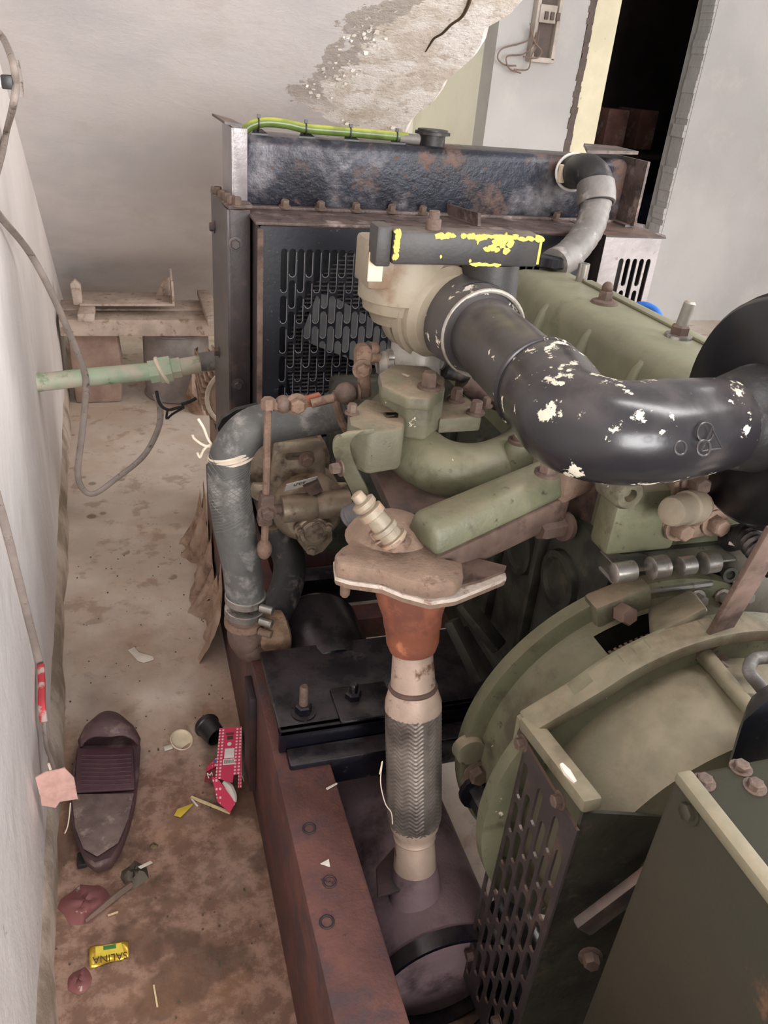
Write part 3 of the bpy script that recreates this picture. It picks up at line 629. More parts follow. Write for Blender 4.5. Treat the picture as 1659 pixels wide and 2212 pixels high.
for k, (px, py, l) in enumerate(((882, 772, 46), (890, 800, 46), (948, 782, 60), (958, 800, 70))):
    p = at(px, py, y=YC + (0 if k < 2 else -.02)); q = at(px - l if k < 2 else px + l, py + (-2 if k < 2 else 8), y=YC + .0)
    P_(MB().tube([p, q], .011 if k in (0, 2) else .009, 14), 'spindle', 'steel' if k in (0, 2) else 'cast_alloy', colm)
# round outlet flange and rubber sleeve, pipe running towards the viewer
PZ = 0.905
A0 = at(905, 650, z=PZ + .01); A1 = at(960, 668, z=PZ); A2 = at(1045, 722, z=PZ); A3 = at(1172, 838, z=PZ)
dn = (A2 - A0).normalized()
P_(MB().lathe(A0 - dn * .022, dn, [(0, .045), (.012, .062), (.02, .068), (.036, .068), (.037, .064), (.045, .064), (.046, .0695), (.060, .0695), (.061, .064), (.072, .064), (.082, .055)], 44), 'outlet_flange', 'cast_cream', label='round cream flange with clamp ears')
P_(MB().obox(A0 + V((0, 0, .07)) + dn * .0, dn * .012, dn.cross(V((0, 0, 1))) * .014, (0, 0, .01)), 'clamp_ear', 'brown_iron', head, bevel=.002)
PR = 0.0475
DP = (A3 - A1).normalized()
sl = P_(MB().tube([A1 + dn * .004, A1 + dn * .016, A1 + (A2 - A1) * .5, A2], [PR * 1.34, PR * 1.36, PR * 1.26, PR * 1.20], 40), 'rubber_sleeve', 'rubber_sleeve', label='black rubber sleeve with white paint specks')
P_(MB().ring(A2, DP, PR * 1.19, .0032, 44), 'wire_clamp', 'cast_alloy', sl)
P_(MB().ring(A2 - DP * .03, DP, PR * 1.215, .0022, 44), 'wire_clamp', 'rubber_black', sl)
pipe = P_(MB().tube([A2 - DP * .06, A2, A3 - DP * .04, A3 + DP * .02], PR, 40), 'intake_pipe', 'pvc_black', label='matt black plastic intake pipe')
# elbow: quarter bend towards the air filter
B0 = A3; y_end = .615; x_end = .60
C1 = at(1235, 908, z=PZ); C2 = at(1330, 935, z=PZ); C3 = at(1450, 930, z=PZ); C4 = at(1560, 915, z=PZ); C5 = at(1625, 905, z=PZ)
el = P_(MB().tube(smooth_path([B0 - DP * .012, B0 + DP * .015, C1, C2, C3, C4], 8), [PR * 1.10, PR * 1.14, PR * 1.10, PR * 1.08, PR * 1.10, PR * 1.0], 48), 'pipe_elbow', 'pvc_chipped', label='glossy black pipe elbow with chipped white paint')
P_(MB().ring(B0 - DP * .008, DP, PR * 1.09, .0035, 48), 'elbow_lip', 'pvc_chipped', el)
for px, py, r in ((1524, 934, .009), (1520, 968, .007), (1470, 968, .006)):
    p = at(px, py, z=PZ); q = V((0, 0, CAM_H)); dd = (q - p).normalized(); p2 = p + V((0, -.55, .84)).normalized() * PR * 1.0
    P_(MB().ring(at(px, py, y=p.y - PR * .92), (0, -1, .45), r, .0011, 20, 6), 'moulded_mark', 'pvc_black', el)
tri = [at(a, b, y=at(1530, 945, z=PZ).y - PR * .93) for a, b in ((1538, 925), (1560, 968), (1515, 975))]
for i in range(3): P_(MB().tube([tri[i], tri[(i + 1) % 3]], .0009, 6), 'moulded_mark', 'pvc_black', el)
sl2 = P_(MB().tube(smooth_path([C4 - (C5 - C4) * .5, C4, C5, C5 + (C5 - C4) * .6], 5), [PR * 1.02, PR * 1.0, PR * 1.22, PR * 1.24], 40), 'rubber_sleeve', 'rubber_black')
# air filter housing
fx = C5 + V((.03, .0, 0))
af = P_(MB().lathe(C5 + V((.0, .01, 0)), (1, -.02, 0), [(0, .02), (.0, .05), (.01, .118), (.016, .124), (.03, .126), (.05, .118), (.26, .118), (.27, .1), (.275, .0)], 56), 'air_filter', 'filter_black', label='large round black air filter housing')
P_(MB().ring(C5 + V((.03, .01, 0)), (1, -.02, 0), .1255, .004, 56), 'rim', 'filter_black', af)
# T stub with black bar and yellow tape
T0 = at(1050, 640, z=PZ + .03); T1 = at(1052, 570, y=T0.y)
st = P_(MB().lathe(T0 - V((0, 0, .04)), (0, 0, 1), [(0, .046), (.04, .041), (T1.z - T0.z + .02, .040), (T1.z - T0.z + .045, .038)], 36), 'pipe_stub', 'bar_black', label='short black upright stub on the intake pipe')
BZ = T1.z + .0
g0 = at(846, 572, y=T0.y - .045); g1 = at(1163, 566, y=T0.y - .045); gz = at(1000, 504, y=T0.y - .045).z
bar = P_(MB().box((g0.x, T0.y - .045, g0.z), (g1.x, T0.y - .008, gz)), 'intake_block', 'bar_black', bevel=.004, label='black rectangular block edged with flaked yellow paint')
P_(MB().box((g0.x - .02, T0.y - .040, g0.z - .004), (g0.x, T0.y - .004, gz + .004)), 'end_cap', 'bar_black', bar, bevel=.003)
rnd = random.Random(5); fk = MB(); yb1 = T0.y - .0452
def flake(x, z, sx, sz, n_=9):
    yq = yb1 - rnd.uniform(0, .0006)
    fk.prism([(x + sx * math.cos(6.283 * i / n_) * rnd.uniform(.55, 1.1), yq, z + sz * math.sin(6.283 * i / n_) * rnd.uniform(.5, 1.1)) for i in range(n_)], (0, .003, 0))
Lx = g1.x - g0.x
for k in range(60):
    t = rnd.uniform(.28, 1.0); flake(g0.x + Lx * t, gz - rnd.uniform(.002, .006), rnd.uniform(.004, .009), rnd.uniform(.002, .004))
for k in range(16): flake(g0.x + Lx * rnd.gauss(.70, .05), gz - rnd.uniform(.004, .022), rnd.uniform(.003, .007), rnd.uniform(.003, .007))
for k in range(12): flake(g0.x + Lx * rnd.uniform(.55, .78), g0.z + rnd.uniform(.001, .004), rnd.uniform(.004, .009), .002)
for k in range(14): flake(g0.x + .004 + rnd.uniform(-.002, .003), g0.z + (gz - g0.z) * rnd.random(), rnd.uniform(.002, .004), rnd.uniform(.003, .008))
for k in range(6): flake(g0.x + Lx * rnd.uniform(.3, .8), g0.z + (gz - g0.z) * rnd.random(), .002, .003)
o = P_(fk, 'paint_flake', 'yellow_tape', bar); o['kind'] = 'stuff'
o = P_(MB().box((g1.x - .003, T0.y - .0454, g0.z + .004), (g1.x + .0006, T0.y - .043, gz - .004)), 'yellow_edge', 'yellow_tape', bar)
P_(MB().lathe(at(935, 495, y=T0.y - .025), (0, 0, 1), [(0, .010), (.012, .010), (.013, .007), (.022, .007)], 10), 'stud', 'rust_bolt', bar)

# ---- engine block, head, rocker cover
blk = P_(MB().box((.545, .685, .30), (.83, 1.34, .70)), 'engine_block', 'green_shaded', bevel=.02, label='olive engine block darkened by shade in its colour')
for k, y in enumerate((.78, .90, 1.02, 1.14)):
    P_(MB().lathe((.548, y, .60 - .02 * (k % 2)), (-1, 0, 0), [(0, .045), (.012, .043), (.013, .034), (.008, .03), (.008, 0)], 26), 'core_plug', 'green_shaded', blk)
    P_(MB().box((.53, y + .05, .36), (.548, y + .065, .68)), 'rib', 'green_shaded', blk, bevel=.004)
P_(MB().hexa([(.56, .72, .25), (.76, .72, .23), (.76, 1.25, .23), (.56, 1.25, .25), (.53, .69, .36), (.8, .69, .36), (.8, 1.3, .36), (.53, 1.3, .36)]), 'oil_sump', 'green_shaded', bevel=.015)
P_(MB().bar(at(975, 1340, y=.86), at(1040, 1470, y=.80), .02, .02), 'brace', 'green_shaded', bevel=.003)
P_(MB().bar(at(1000, 1300, y=.92), at(1080, 1400, y=.86), .03, .015), 'brace', 'green_shaded', bevel=.003)
hd = P_(MB().box((.56, .70, .69), (.82, 1.33, .80)), 'cylinder_head', 'green', bevel=.008, label='green cylinder head')
# rear end of the head with cover plate
ye = .70
P_(MB().box((at(1310, 1050, y=ye).x, ye - .03, at(1320, 1170, y=ye).z), (at(1455, 1050, y=ye).x, ye + .01, at(1380, 1035, y=ye).z)), 'head_end', 'green', hd, bevel=.006)
p = at(1352, 1062, y=ye - .03)
P_(MB().lathe(p + V((0, .03, 0)), (0, -1, 0), [(0, .022), (.035, .020), (.04, .016), (.04, .008), (.03, .007), (.03, 0)], 22), 'boss', 'green_dusty', hd)
cp_ = [(1438, 1165), (1432, 1135), (1462, 1030), (1590, 1000), (1605, 1060), (1570, 1130), (1545, 1155), (1460, 1172)]
cov = P_(MB().prism([at(a, b, y=ye - .032) for a, b in cp_], (0, .014, 0)), 'cover_plate', 'dusty_brown', hd, bevel=.003)
for px, py, m in ((1462, 1138, 'dusty_brown'), (1540, 1128, 'dusty_brown'), (1497, 1040, 'rust_bolt'), (1590, 1040, 'rust_bolt')):
    P_(MB().bolt(at(px, py, y=ye - .033), (0, -1, .1), .012, .018), 'bolt', m, hd)
q0 = at(1448, 1106, y=ye - .075); q1 = at(1505, 1092, y=ye - .05)
P_(MB().lathe(q0, q1 - q0, [(0, .012), (.002, .016), (.006, .0175), (.035, .0175), (.037, .02), (.06, .02), (.062, .015)], 20), 'coolant_stub', 'cast_cream', hd)
P_(MB().tube([q1, q1 + V((.015, .02, -.02))], .019, 16), 'copper_band', 'rust', hd)
# machined silver ledge at the block joint
yl = .69
for (a, b, c_, d_, m, nm, out) in ((1312, 1180, 1560, 1212, 'steel', 'ledge', .03), (1305, 1215, 1500, 1250, 'steel', 'ledge', .045), (1400, 1250, 1560, 1290, 'green', 'ledge', .05)):
    q0 = at(a, d_, y=yl); q1 = at(c_, b, y=yl)
    P_(MB().box((q0.x, yl - out, q0.z), (q1.x, yl + .02, q1.z)), nm, m, blk, bevel=.005)
for px, py, l, r_ in ((1345, 1236, .028, .012), (1420, 1226, .022, .014), (1480, 1222, .02, .012), (1530, 1215, .02, .014)):
    q = at(px, py, y=yl - .05); P_(MB().lathe(q - V((l / 2, 0, 0)), (1, 0, .05), [(0, r_ * .7), (.002, r_), (l, r_), (l + .002, r_ * .7)], 18), 'boss', 'steel', blk)
for px, py in ((1600, 1255), (1505, 1292), (1560, 1290), (1605, 1285)):
    P_(MB().bolt(at(px, py, y=yl - .045), (-.1, -1, .3), .008, .014), 'bolt', 'cast_alloy', blk)
for px, py in ((1500, 1305), (1575, 1240)):
    P_(MB().lathe(at(px, py, y=yl - .05), (-.2, -1, .2), [(0, .010), (.004, .010), (.004, .006), (0, .006)], 16), 'threaded_hole', 'green_shaded', blk)
P_(MB().tube(smooth_path([at(1575, 1165, y=.66), at(1610, 1160, y=.63), at(1640, 1190, y=.60), at(1680, 1230, y=.58)], 10), [.014 + .002 * (i % 2) for i in range(31)], 14), 'conduit', 'rubber_black', label='black corrugated cable conduit')
P_(MB().tube(smooth_path([at(1575, 1172, y=.64), at(1600, 1180, y=.63), at(1625, 1210, y=.62), at(1650, 1230, y=.6)], 6), .003, 8), 'white_cable', 'print_white')
P_(MB().box((at(1560, 1300, y=.66).x, .64, at(1560, 1330, y=.66).z), (.95, .70, at(1560, 1180, y=.66).z)), 'fuel_pump_body', 'cast_alloy', bevel=.012, label='bright alloy pump body')
# rocker cover
CZ = .90
c00 = at(1120, 600, z=CZ); c01 = at(1215, 562, z=CZ)
xl, xr = .655, .795; yn, yf = .745, 1.36
rc = MB()
prof = [(xl - .022, .80), (xl - .022, .815), (xl - .004, .818), (xl, .87), (xl + .012, .893), (xl + .03, CZ), (xr - .03, CZ), (xr - .012, .893), (xr, .87), (xr + .004, .818), (xr + .022, .815), (xr + .022, .80)]
vs = []; fs = []; m = len(prof); ys = [yn, yn + .004, yn + .02, yn + .05] + [yn + .05 + (yf - .1 - yn) * i / 6 for i in range(1, 7)] + [yf - .02, yf - .004, yf]
for i, y in enumerate(ys):
    e = (0 if 3 <= i <= len(ys) - 4 else {2: .008, 1: .03, 0: .034}.get(min(i, len(ys) - 1 - i), 0))
    for x, z in prof: vs.append((x + (e * .6 if x < .7 and z > .82 else -e * .6 if x > .75 and z > .82 else 0), y, max(.80, z - (e if z > .82 else 0))))
for i in range(len(ys) - 1):
    for j in range(m): fs.append((i * m + j, i * m + (j + 1) % m, (i + 1) * m + (j + 1) % m, (i + 1) * m + j))
fs += [tuple(range(m)), tuple((len(ys) - 1) * m + j for j in range(m - 1, -1, -1))]
cover = P_(rc.add(vs, fs), 'rocker_cover', 'green_cover', ang=50, label='long pale olive green rocker cover')
for y in (.88, 1.02, 1.16):
    P_(MB().hexa([(xl - .022, y - .012, .815), (xl + .006, y - .016, .815), (xl + .006, y + .016, .815), (xl - .022, y + .012, .815), (xl - .004, y - .007, .87), (xl + .01, y - .008, .885), (xl + .01, y + .008, .885), (xl - .004, y + .007, .87)]), 'rib', 'green_cover', cover, bevel=.004)
P_(MB().prism([(xr - .042, .84, CZ - .001), (xr - .022, .84, CZ - .001), (xr - .022, 1.22, CZ - .001), (xr - .042, 1.22, CZ - .001)], (0, 0, .006)), 'ridge', 'green_cover', cover, bevel=.003)
oc = at(1185, 578, z=CZ)
cap = MB(); prof2 = []
for k in range(1): pass
vs = []; nn = 48
for hgt, rr in ((0, .034), (.003, .037), (.018, .037), (.021, .032)):
    for j in range(nn): 
        a = 2 * math.pi * j / nn; r = rr * (1 + .05 * (1 if (j // 3) % 2 else -1))
        vs.append((oc.x + r * math.cos(a), oc.y + r * math.sin(a), CZ + .004 + hgt))
fs = [(i * nn + j, i * nn + (j + 1) % nn, (i + 1) * nn + (j + 1) % nn, (i + 1) * nn + j) for i in range(3) for j in range(nn)] + [tuple(range(nn - 1, -1, -1)), tuple(3 * nn + j for j in range(nn))]
P_(cap.add(vs, fs), 'oil_cap', 'filter_black', cover, label='ribbed black oil filler cap')
p = at(1255, 607, z=CZ); P_(MB().lathe(p, (0, 0, 1), [(0, .010), (.03, .010), (.03, .006), (.024, .006)], 16), 'vent_tube', 'steel', cover)
p = at(1305, 655, z=CZ); P_(MB().lathe(p, (0, 0, 1), [(0, .022), (.004, .02), (.006, .014)], 20), 'washer', 'rust_bolt', cover); P_(MB().bolt(p + V((0, 0, .005)), (0, 0, 1), .012, .016, False), 'nut', 'rust_bolt', cover); P_(MB().ball(p + V((0, 0, .024)), .009, (1, 1, 1.1)), 'nut_dome', 'rust_bolt', cover)
p = at(1465, 728, z=CZ)
P_(MB().lathe(p, (0, 0, 1), [(0, .020), (.004, .019), (.005, .012)], 20), 'washer', 'steel', cover); P_(MB().bolt(p + V((0, 0, .004)), (0, 0, 1), .013, .014, False), 'nut', 'brown_iron', cover)
P_(MB().lathe(p + V((0, 0, .014)), (.12, 0, 1), [(0, .0085), (.034, .0085), (.037, .006)], 14), 'stud', 'cast_alloy', cover)
# dark pipes and oddments between column and head
for k, (pts, r, m) in enumerate((([(960, 800), (1010, 812), (1060, 830)], .012, 'rubber_black'), ([(1000, 820), (1040, 850), (1090, 870)], .016, 'brown_iron'), ([(1060, 850), (1110, 850), (1150, 870)], .02, 'brown_iron'))):
    P_(MB().tube(smooth_path([at(a, b, y=YC - .03) for a, b in pts], 4), r, 12), 'fuel_pipe', m)
P_(MB().hexa([at(1085, 860, z=.76), at(1110, 920, z=.76), at(1150, 900, z=.76), at(1120, 840, z=.76), at(1100, 850, z=.82), at(1115, 880, z=.82), at(1140, 880, z=.82), at(1120, 840, z=.82)]), 'casting_web', 'green_dusty', bevel=.006)

# ---- radiator: columns, shroud with slotted guard, fan, core, top tank
YF, YG, YT = 1.50, 1.42, 1.56
cl0, cl1 = at(490, 460, y=YF).x, at(541, 455, y=YF).x
RT = at(500, 452, y=YF).z
cx_b = 1.77
rcol = P_(MB().box((cl0, YF, RZ), (cl1, YF + .012, RT)).box((cl0, YF, RZ), (cl0 + .006, cx_b, RT)), 'radiator_column', 'column_paint', bevel=.002, label='tall brown black radiator side post')
tp = P_(MB().prism([at(455, 416, z=RT + .002), at(494, 452, z=RT + .002), at(545, 450, z=RT + .002), at(520, 425, z=RT + .002)], (0, 0, .006)), 'top_plate', 'rusty_flange', rcol)
for px, py in ((470, 422), (480, 430), (490, 436), (500, 442), (512, 445)): P_(MB().bolt(at(px, py, z=RT + .006), (0, 0, 1), .008, .014), 'bolt', 'rust_bolt', rcol)
for px, py in ((508, 527), (514, 831)): P_(MB().bolt(at(px, py, y=YF), (0, -1, 0), .009, .009), 'bolt', 'column_paint', rcol)
for px, py in ((463, 490), (473, 760)): P_(MB().bolt(at(px, py, x=cl0), (-1, 0, 0), .009, .009), 'bolt', 'column_paint', rcol)
P_(MB().box((1.00, YF, RZ), (1.045, YF + .25, RT)), 'radiator_column', 'column_paint', bevel=.003)
gl = at(562, 490, y=YG).x; gt = at(562, 488, y=YG).z; gr_ = .86
gx = at(605, 540, y=YG).x; pitch = at(623.4, 540, y=YG).x - gx; sw = pitch * .80; sl_ = .052; gap = .008
holes = []
ncol = int((gr_ - .06 - gx) / pitch)
ztop = at(610, 536, y=YG).z
for cidx in range(ncol):
    z = ztop - (0 if cidx % 2 == 0 else 0)
    lens = [.078] if cidx % 2 == 0 else [.05]
    lens += [sl_] * 8
    for l in lens:
        if z - l < .40: break
        holes.append(obround(gx + pitch * (cidx + .5), z - l / 2, sw, l)); z -= l + gap * .6
vf = flat_with_holes([(gl, .36), (gr_, .36), (gr_, gt), (gl, gt)], holes, .003)
guard = P_(MB().add(*placed(vf, (0, YG, 0), (1, 0, 0), (0, 0, 1), (0, -1, 0))), 'fan_guard', 'guard_paint', label='black fan guard punched with rows of long slots')
rim = MB()  # pale rims paint the light caught along the lower slot edges
for h in holes:
    k = len(h); seg = [h[(k // 2 + q) % k] for q in range(k // 2)] + [h[0]]
    rim.tube([(a, YG - .0016, b) for a, b in seg], .0007, 4)
o = P_(rim, 'lit_slot_rim', 'fan_grey', guard); o['kind'] = 'stuff'
shroud = P_(MB().box((gl, YG, .36), (gl + .003, YF + .05, gt)).box((gl, YG, gt - .003), (gr_, YF + .06, gt)).box((gr_ - .003, YG, .36), (gr_, YF + .05, gt)), 'fan_shroud', 'column_paint')
P_(MB().strip([(gl + .0, YG - .003, z) for z in (.38, gt - .004)], .010, .004, (1, .0, 0)), 'worn_edge', 'brown_iron', shroud)
core = P_(MB().box((.2, YF + .065, .34), (1.0, YF + .13, .95)), 'radiator_core', 'guard_paint')
fin = MB(); z = .36
while z < .94: fin.box((.21, YF + .056, z), (.99, YF + .066, z + .003)); z += .0085
o = P_(fin, 'core_fin', 'fan_grey', core); o['kind'] = 'stuff'
tb = MB(); x = .215
while x < .99: tb.box((x, YF + .058, .35), (x + .005, YF + .0655, .945)); x += .0158
o = P_(tb, 'core_tube', 'core_metal', core); o['kind'] = 'stuff'
fc = V((.565, YF + .01, .655))
ringm = MB().lathe(fc + V((0, .03, 0)), (0, 1, 0), [(0, .275), (.015, .275), (.015, .262), (0, .262)], 56, cap=False, closed=True)
vf = flat_with_holes([(gl + .003, .36), (gr_ - .003, .36), (gr_ - .003, gt - .003), (gl + .003, gt - .003)], [[(fc.x + .262 * math.cos(2 * math.pi * i / 48), fc.z + .262 * math.sin(2 * math.pi * i / 48)) for i in range(48)]], .003)
P_(MB().add(*placed(vf, (0, YF + .045, 0), (1, 0, 0), (0, 0, 1), (0, -1, 0))), 'shroud_plate', 'black_paint', shroud)
fan = P_(MB().lathe(fc, (0, 1, 0), [(-.03, .02), (-.03, .05), (.01, .06), (.02, .06)], 28), 'cooling_fan', 'fan_grey', label='grey cooling fan behind the slotted guard')
for k in range(6):
    a = math.radians(35 + 60 * k); er_ = V((math.cos(a), 0, math.sin(a))); et_ = V((-math.sin(a), 0, math.cos(a)))
    pts = []
    for r, wd, tw in ((.05, .035, .018), (.13, .055, .018), (.22, .062, .014), (.25, .05, .012)):
        pts.append((fc + er_ * r + et_ * wd * -.8 + V((0, tw, 0)), fc + er_ * r + et_ * wd * .8 - V((0, tw, 0))))
    vs = []; fs = []
    for A_, B_ in pts: vs += [A_, B_, B_ + V((0, .003, 0)), A_ + V((0, .003, 0))]
    for i in range(3):
        for j in range(4): fs.append((i * 4 + j, i * 4 + (j + 1) % 4, (i + 1) * 4 + (j + 1) % 4, (i + 1) * 4 + j))
    fs += [(0, 1, 2, 3), (12, 13, 14, 15)]
    P_(MB().add(vs, fs), 'fan_blade', 'fan_grey', fan)
# top flange of the shroud, wet and rusty, with bolts
fz = at(540, 452, y=YT - .004).z
flg = P_(MB().box((cl1 - .002, YG + .004, gt + .0005), (1.05, YT + .13, gt + .006)), 'radiator_flange', 'rusty_flange', bevel=.001, label='wet rusty ledge below the tank')
P_(MB().box((cl1, YT - .012, gt + .006), (1.06, YT + .13, gt + .012)), 'tank_rim', 'rusty_flange', flg, bevel=.001)
for px in (615, 692, 768, 845, 912, 1200): P_(MB().bolt(at(px, 447 + (px - 615) * .045, y=YT - .008), (0, -.25, 1), .008, .012), 'bolt', 'rust_bolt', flg)
P_(MB().hexa([at(966, 440, y=YT - .01), at(966, 462, y=YT - .01), at(1032, 488, y=YG + .03), at(1032, 460, y=YG + .03)] + [q + V((.006, 0, 0)) for q in (at(966, 440, y=YT - .01), at(966, 462, y=YT - .01), at(1032, 488, y=YG + .03), at(1032, 460, y=YG + .03))]), 'stay_plate', 'rusty_flange', flg)
t0 = at(530, 292, y=YT); t1 = at(1345, 480, y=YT)
tank = P_(MB().prism([(t0.x, YT + .0, gt + .01), (t0.x, YT + .11, gt + .01), (t0.x, YT + .11, t0.z), (t0.x, YT + .012, t0.z), (t0.x, YT, t0.z - .012)], (1.02 - t0.x, 0, 0)), 'radiator_tank', 'tank_paint', bevel=.006, label='black rust streaked radiator header tank')
# brackets at both ends of the tank
bl = P_(MB().box((t0.x - .026, YT - .012, gt + .01), (t0.x + .002, YT - .008, t0.z + .012)).box((t0.x - .026, YT - .012, gt + .01), (t0.x - .022, YT + .13, t0.z + .012)), 'tank_bracket', 'duct_metal', tank, bevel=.001)
P_(MB().hexa([at(458, 250, y=YT + .05), at(485, 268, y=YT - .02), at(524, 274, y=YT - .02), at(500, 262, y=YT + .05)] + [q + V((0, 0, .004)) for q in (at(458, 250, y=YT + .05), at(485, 268, y=YT - .02), at(524, 274, y=YT - .02), at(500, 262, y=YT + .05))]), 'bracket_lip', 'column_paint', bl)
r0 = at(1362, 340, y=YT)
br2 = P_(MB().box((r0.x - .003, YT - .07, gt + .01), (r0.x + .003, YT + .1, r0.z)), 'tank_bracket', 'rusty_flange', tank, bevel=.001)
P_(MB().prism([at(1260, 316, y=YT + .08), at(1268, 332, y=YT - .07), at(1378, 334, y=YT - .08), at(1330, 322, y=YT + .05)], (0, 0, .006)), 'bracket_lip', 'rusty_flange', br2)
P_(MB().prism([at(1350, 488, y=YT - .02), at(1392, 496, y=YT - .03), at(1392, 490, y=YT + .04), at(1350, 482, y=YT + .04)], (0, 0, .005)), 'bracket_foot', 'rusty_flange', br2)
# filler neck and yellow green hose with clips
nk = at(937, 300, y=YT + .04); zt = t0.z
P_(MB().lathe((nk.x, YT + .05, zt - .002), (0, 0, 1), [(0, .026), (.02, .026), (.021, .035), (.026, .035), (.027, .030), (.030, .030)], 28), 'filler_neck', 'rubber_black', tank)
yh = YT + .03
hp = [at(528, 282, y=yh), at(545, 270, y=yh), at(575, 264, y=yh), at(620, 268, y=yh), at(665, 278, y=yh), at(750, 285, y=yh), at(850, 294, y=yh), at(880, 297, y=yh)]
yh_o = P_(MB().tube(smooth_path(hp, 6), .0085, 14), 'overflow_hose', 'hose_yellowgreen', tank, label='yellow green overflow hose')
P_(MB().tube([at(862, 298, y=yh), at(905, 302, y=yh)], .0095, 14), 'hose_end', 'hose_grey', tank)
for px, py in ((558, 268), (660, 279), (756, 288), (856, 297)):
    q = at(px, py, y=yh)
    P_(MB().ring(q, (1, 0, 0), .0098, .0016, 20, 6).box((q.x - .002, yh - .003, q.z + .009), (q.x + .004, yh + .003, q.z + .016)).prism([(q.x - .014, yh - .012, zt), (q.x + .016, yh - .012, zt), (q.x + .008, yh + .01, zt + .006), (q.x - .006, yh + .01, zt + .006)], (0, 0, .003)), 'cable_tie', 'black_plastic', tank)
# side duct with slots, right of the fan
dx0 = at(1308, 515, y=1.40).x; dx1 = at(1428, 520, y=1.40).x; dz = at(1308, 512, y=1.40).z
holes = []
hx = at(1342, 560, y=1.40).x; hp_ = at(1366, 560, y=1.40).x - hx; hz = at(1360, 558, y=1.40).z
for k in range(5):
    for j, l in enumerate([.095] + [.06] * 3 if k % 2 == 0 else [.055] + [.06] * 3):
        zz = hz - (.0 if j == 0 else (.103 if k % 2 == 0 else .063) + .068 * (j - 1)); holes.append(obround(hx + hp_ * .62 * k, zz - l / 2, hp_ * .42, l))
holes = [h for h in holes if max(q[0] for q in h) < dx1 - .006 and min(q[0] for q in h) > dx0 + .006]
vf = flat_with_holes([(dx0, .36), (dx1, .36), (dx1, dz), (dx0, dz)], holes, .003)
duct = P_(MB().add(*placed(vf, (0, 1.40, 0), (1, 0, 0), (0, 0, 1), (0, -1, 0))), 'side_guard', 'duct_metal', label='silvery grey slotted guard beside the doorway wall')
P_(MB().box((dx0, 1.40, .36), (dx0 + .003, 1.62, dz)).box((dx0, 1.40, dz), (dx1 + .01, 1.62, dz + .003)).box((dx1 - .003, 1.40, .36), (dx1, 1.62, dz)), 'duct_side', 'column_paint', duct)
# upper hose
u0 = at(1235, 372, y=YT + .01); u1 = at(1268, 372, y=1.46); u2 = at(1287, 395, y=1.43); u3 = at(1288, 440, y=1.41); u4 = at(1272, 495, y=1.39); u5 = at(1232, 548, y=1.35); u6 = at(1195, 572, y=1.31)
uh = P_(MB().tube(smooth_path([u0, u1, u2, u3], 7), [.032, .033, .033, .032], 28), 'upper_hose_elbow', 'rubber_black')
P_(MB().tube(smooth_path([u2 - V((0, 0, .0)), u2.lerp(u3, .5), u3 - (u3 - u2) * .0], 6), [.035, .037, .036], 28), 'hose_cuff', 'hose_grey', uh)
pth = smooth_path([u3 - (u3 - u2) * .2, u3, u4, u5, u6], 10); rr = [.0285 + .0007 * math.sin(i * 2.2) for i in range(len(pth))]
P_(MB().tube(pth, rr, 28), 'upper_hose', 'hose_grey', label='grey rubber hose from tank to engine')
P_(MB().ring(at(1238, 372, y=YT - .03), (u1 - u0), .034, .003, 32), 'hose_clamp', 'print_white', uh)
P_(MB().box((at(1214, 372, y=YT - .03).x - .006, YT - .036, at(1214, 395, y=YT - .03).z), (at(1214, 372, y=YT - .03).x + .006, YT - .024, at(1214, 355, y=YT - .03).z)), 'clamp_screw', 'cream_plastic', uh, bevel=.002)

# ---- lower hose at the left
HY = 1.08
hh = [(752, 880, 1.07), (700, 896, 1.08), (620, 908, 1.09), (545, 925, 1.09), (502, 975, 1.09), (494, 1040, 1.08), (505, 1130, 1.075), (522, 1220, 1.07), (530, 1290, 1.07)]
hpts = [at(a, b, y=c) for a, b, c in hh]
hr = [pr(p, w_) for p, w_ in zip(hpts, (38, 41, 43, 44, 45, 46, 45, 42, 41))]
hose = P_(MB().tube(smooth_path(hpts, 8), hr, 36), 'lower_hose', 'hose_rubber', label='thick grey black ribbed coolant hose')
tex = MB()      # raised cloth pattern on the outside bend
pp = smooth_path(hpts, 14)
for i in range(66, len(pp) - 30):
    t = (pp[i + 1] - pp[i - 1]).normalized(); r = float(np.interp(i / (len(pp) - 1), np.linspace(0, 1, len(hr)), hr))
    f, u, v = frame(t, (0, -1, 0)); a0 = 1.5 + .012 * (i - 66); 
    tex.tube([pp[i] + (u * math.cos(a) + v * math.sin(a)) * (r + .0001) + t * (a * .012) for a in np.linspace(-1.35, 1.3, 12)], .0005, 4)
    if i % 2: tex.tube([pp[i] + (u * math.cos(a) + v * math.sin(a)) * (r + .0001) - t * (a * .03) for a in np.linspace(-1.2, 1.2, 12)], .0004, 4)
o = P_(tex, 'hose_ribbing', 'hose_grey', hose); o['kind'] = 'stuff'
P_(MB().ring(at(738, 890, y=1.07), hpts[0] - hpts[1], hr[0] * 1.08, .006, 32), 'hose_clamp', 'rust', hose)
tw = at(498, 982, y=1.09)
for k in range(3):
    P_(MB().ring(tw + V((.0, 0, -.005 * k + .004)), V((.25 - .05 * k, -.1, -1)), pr(tw, 46.5), .0028, 36, 6), 'string_tie', 'twine', hose)
for pts in ([(462, 968), (452, 962), (440, 972), (432, 988), (426, 978)], [(463, 966), (450, 950), (440, 925), (428, 905)], [(462, 965), (440, 962), (420, 948), (416, 940)]):
    P_(MB().tube(smooth_path([at(a, b, y=1.10) for a, b in pts], 4), .002, 6), 'string_end', 'twine', hose)
e0 = at(530, 1285, y=1.07)
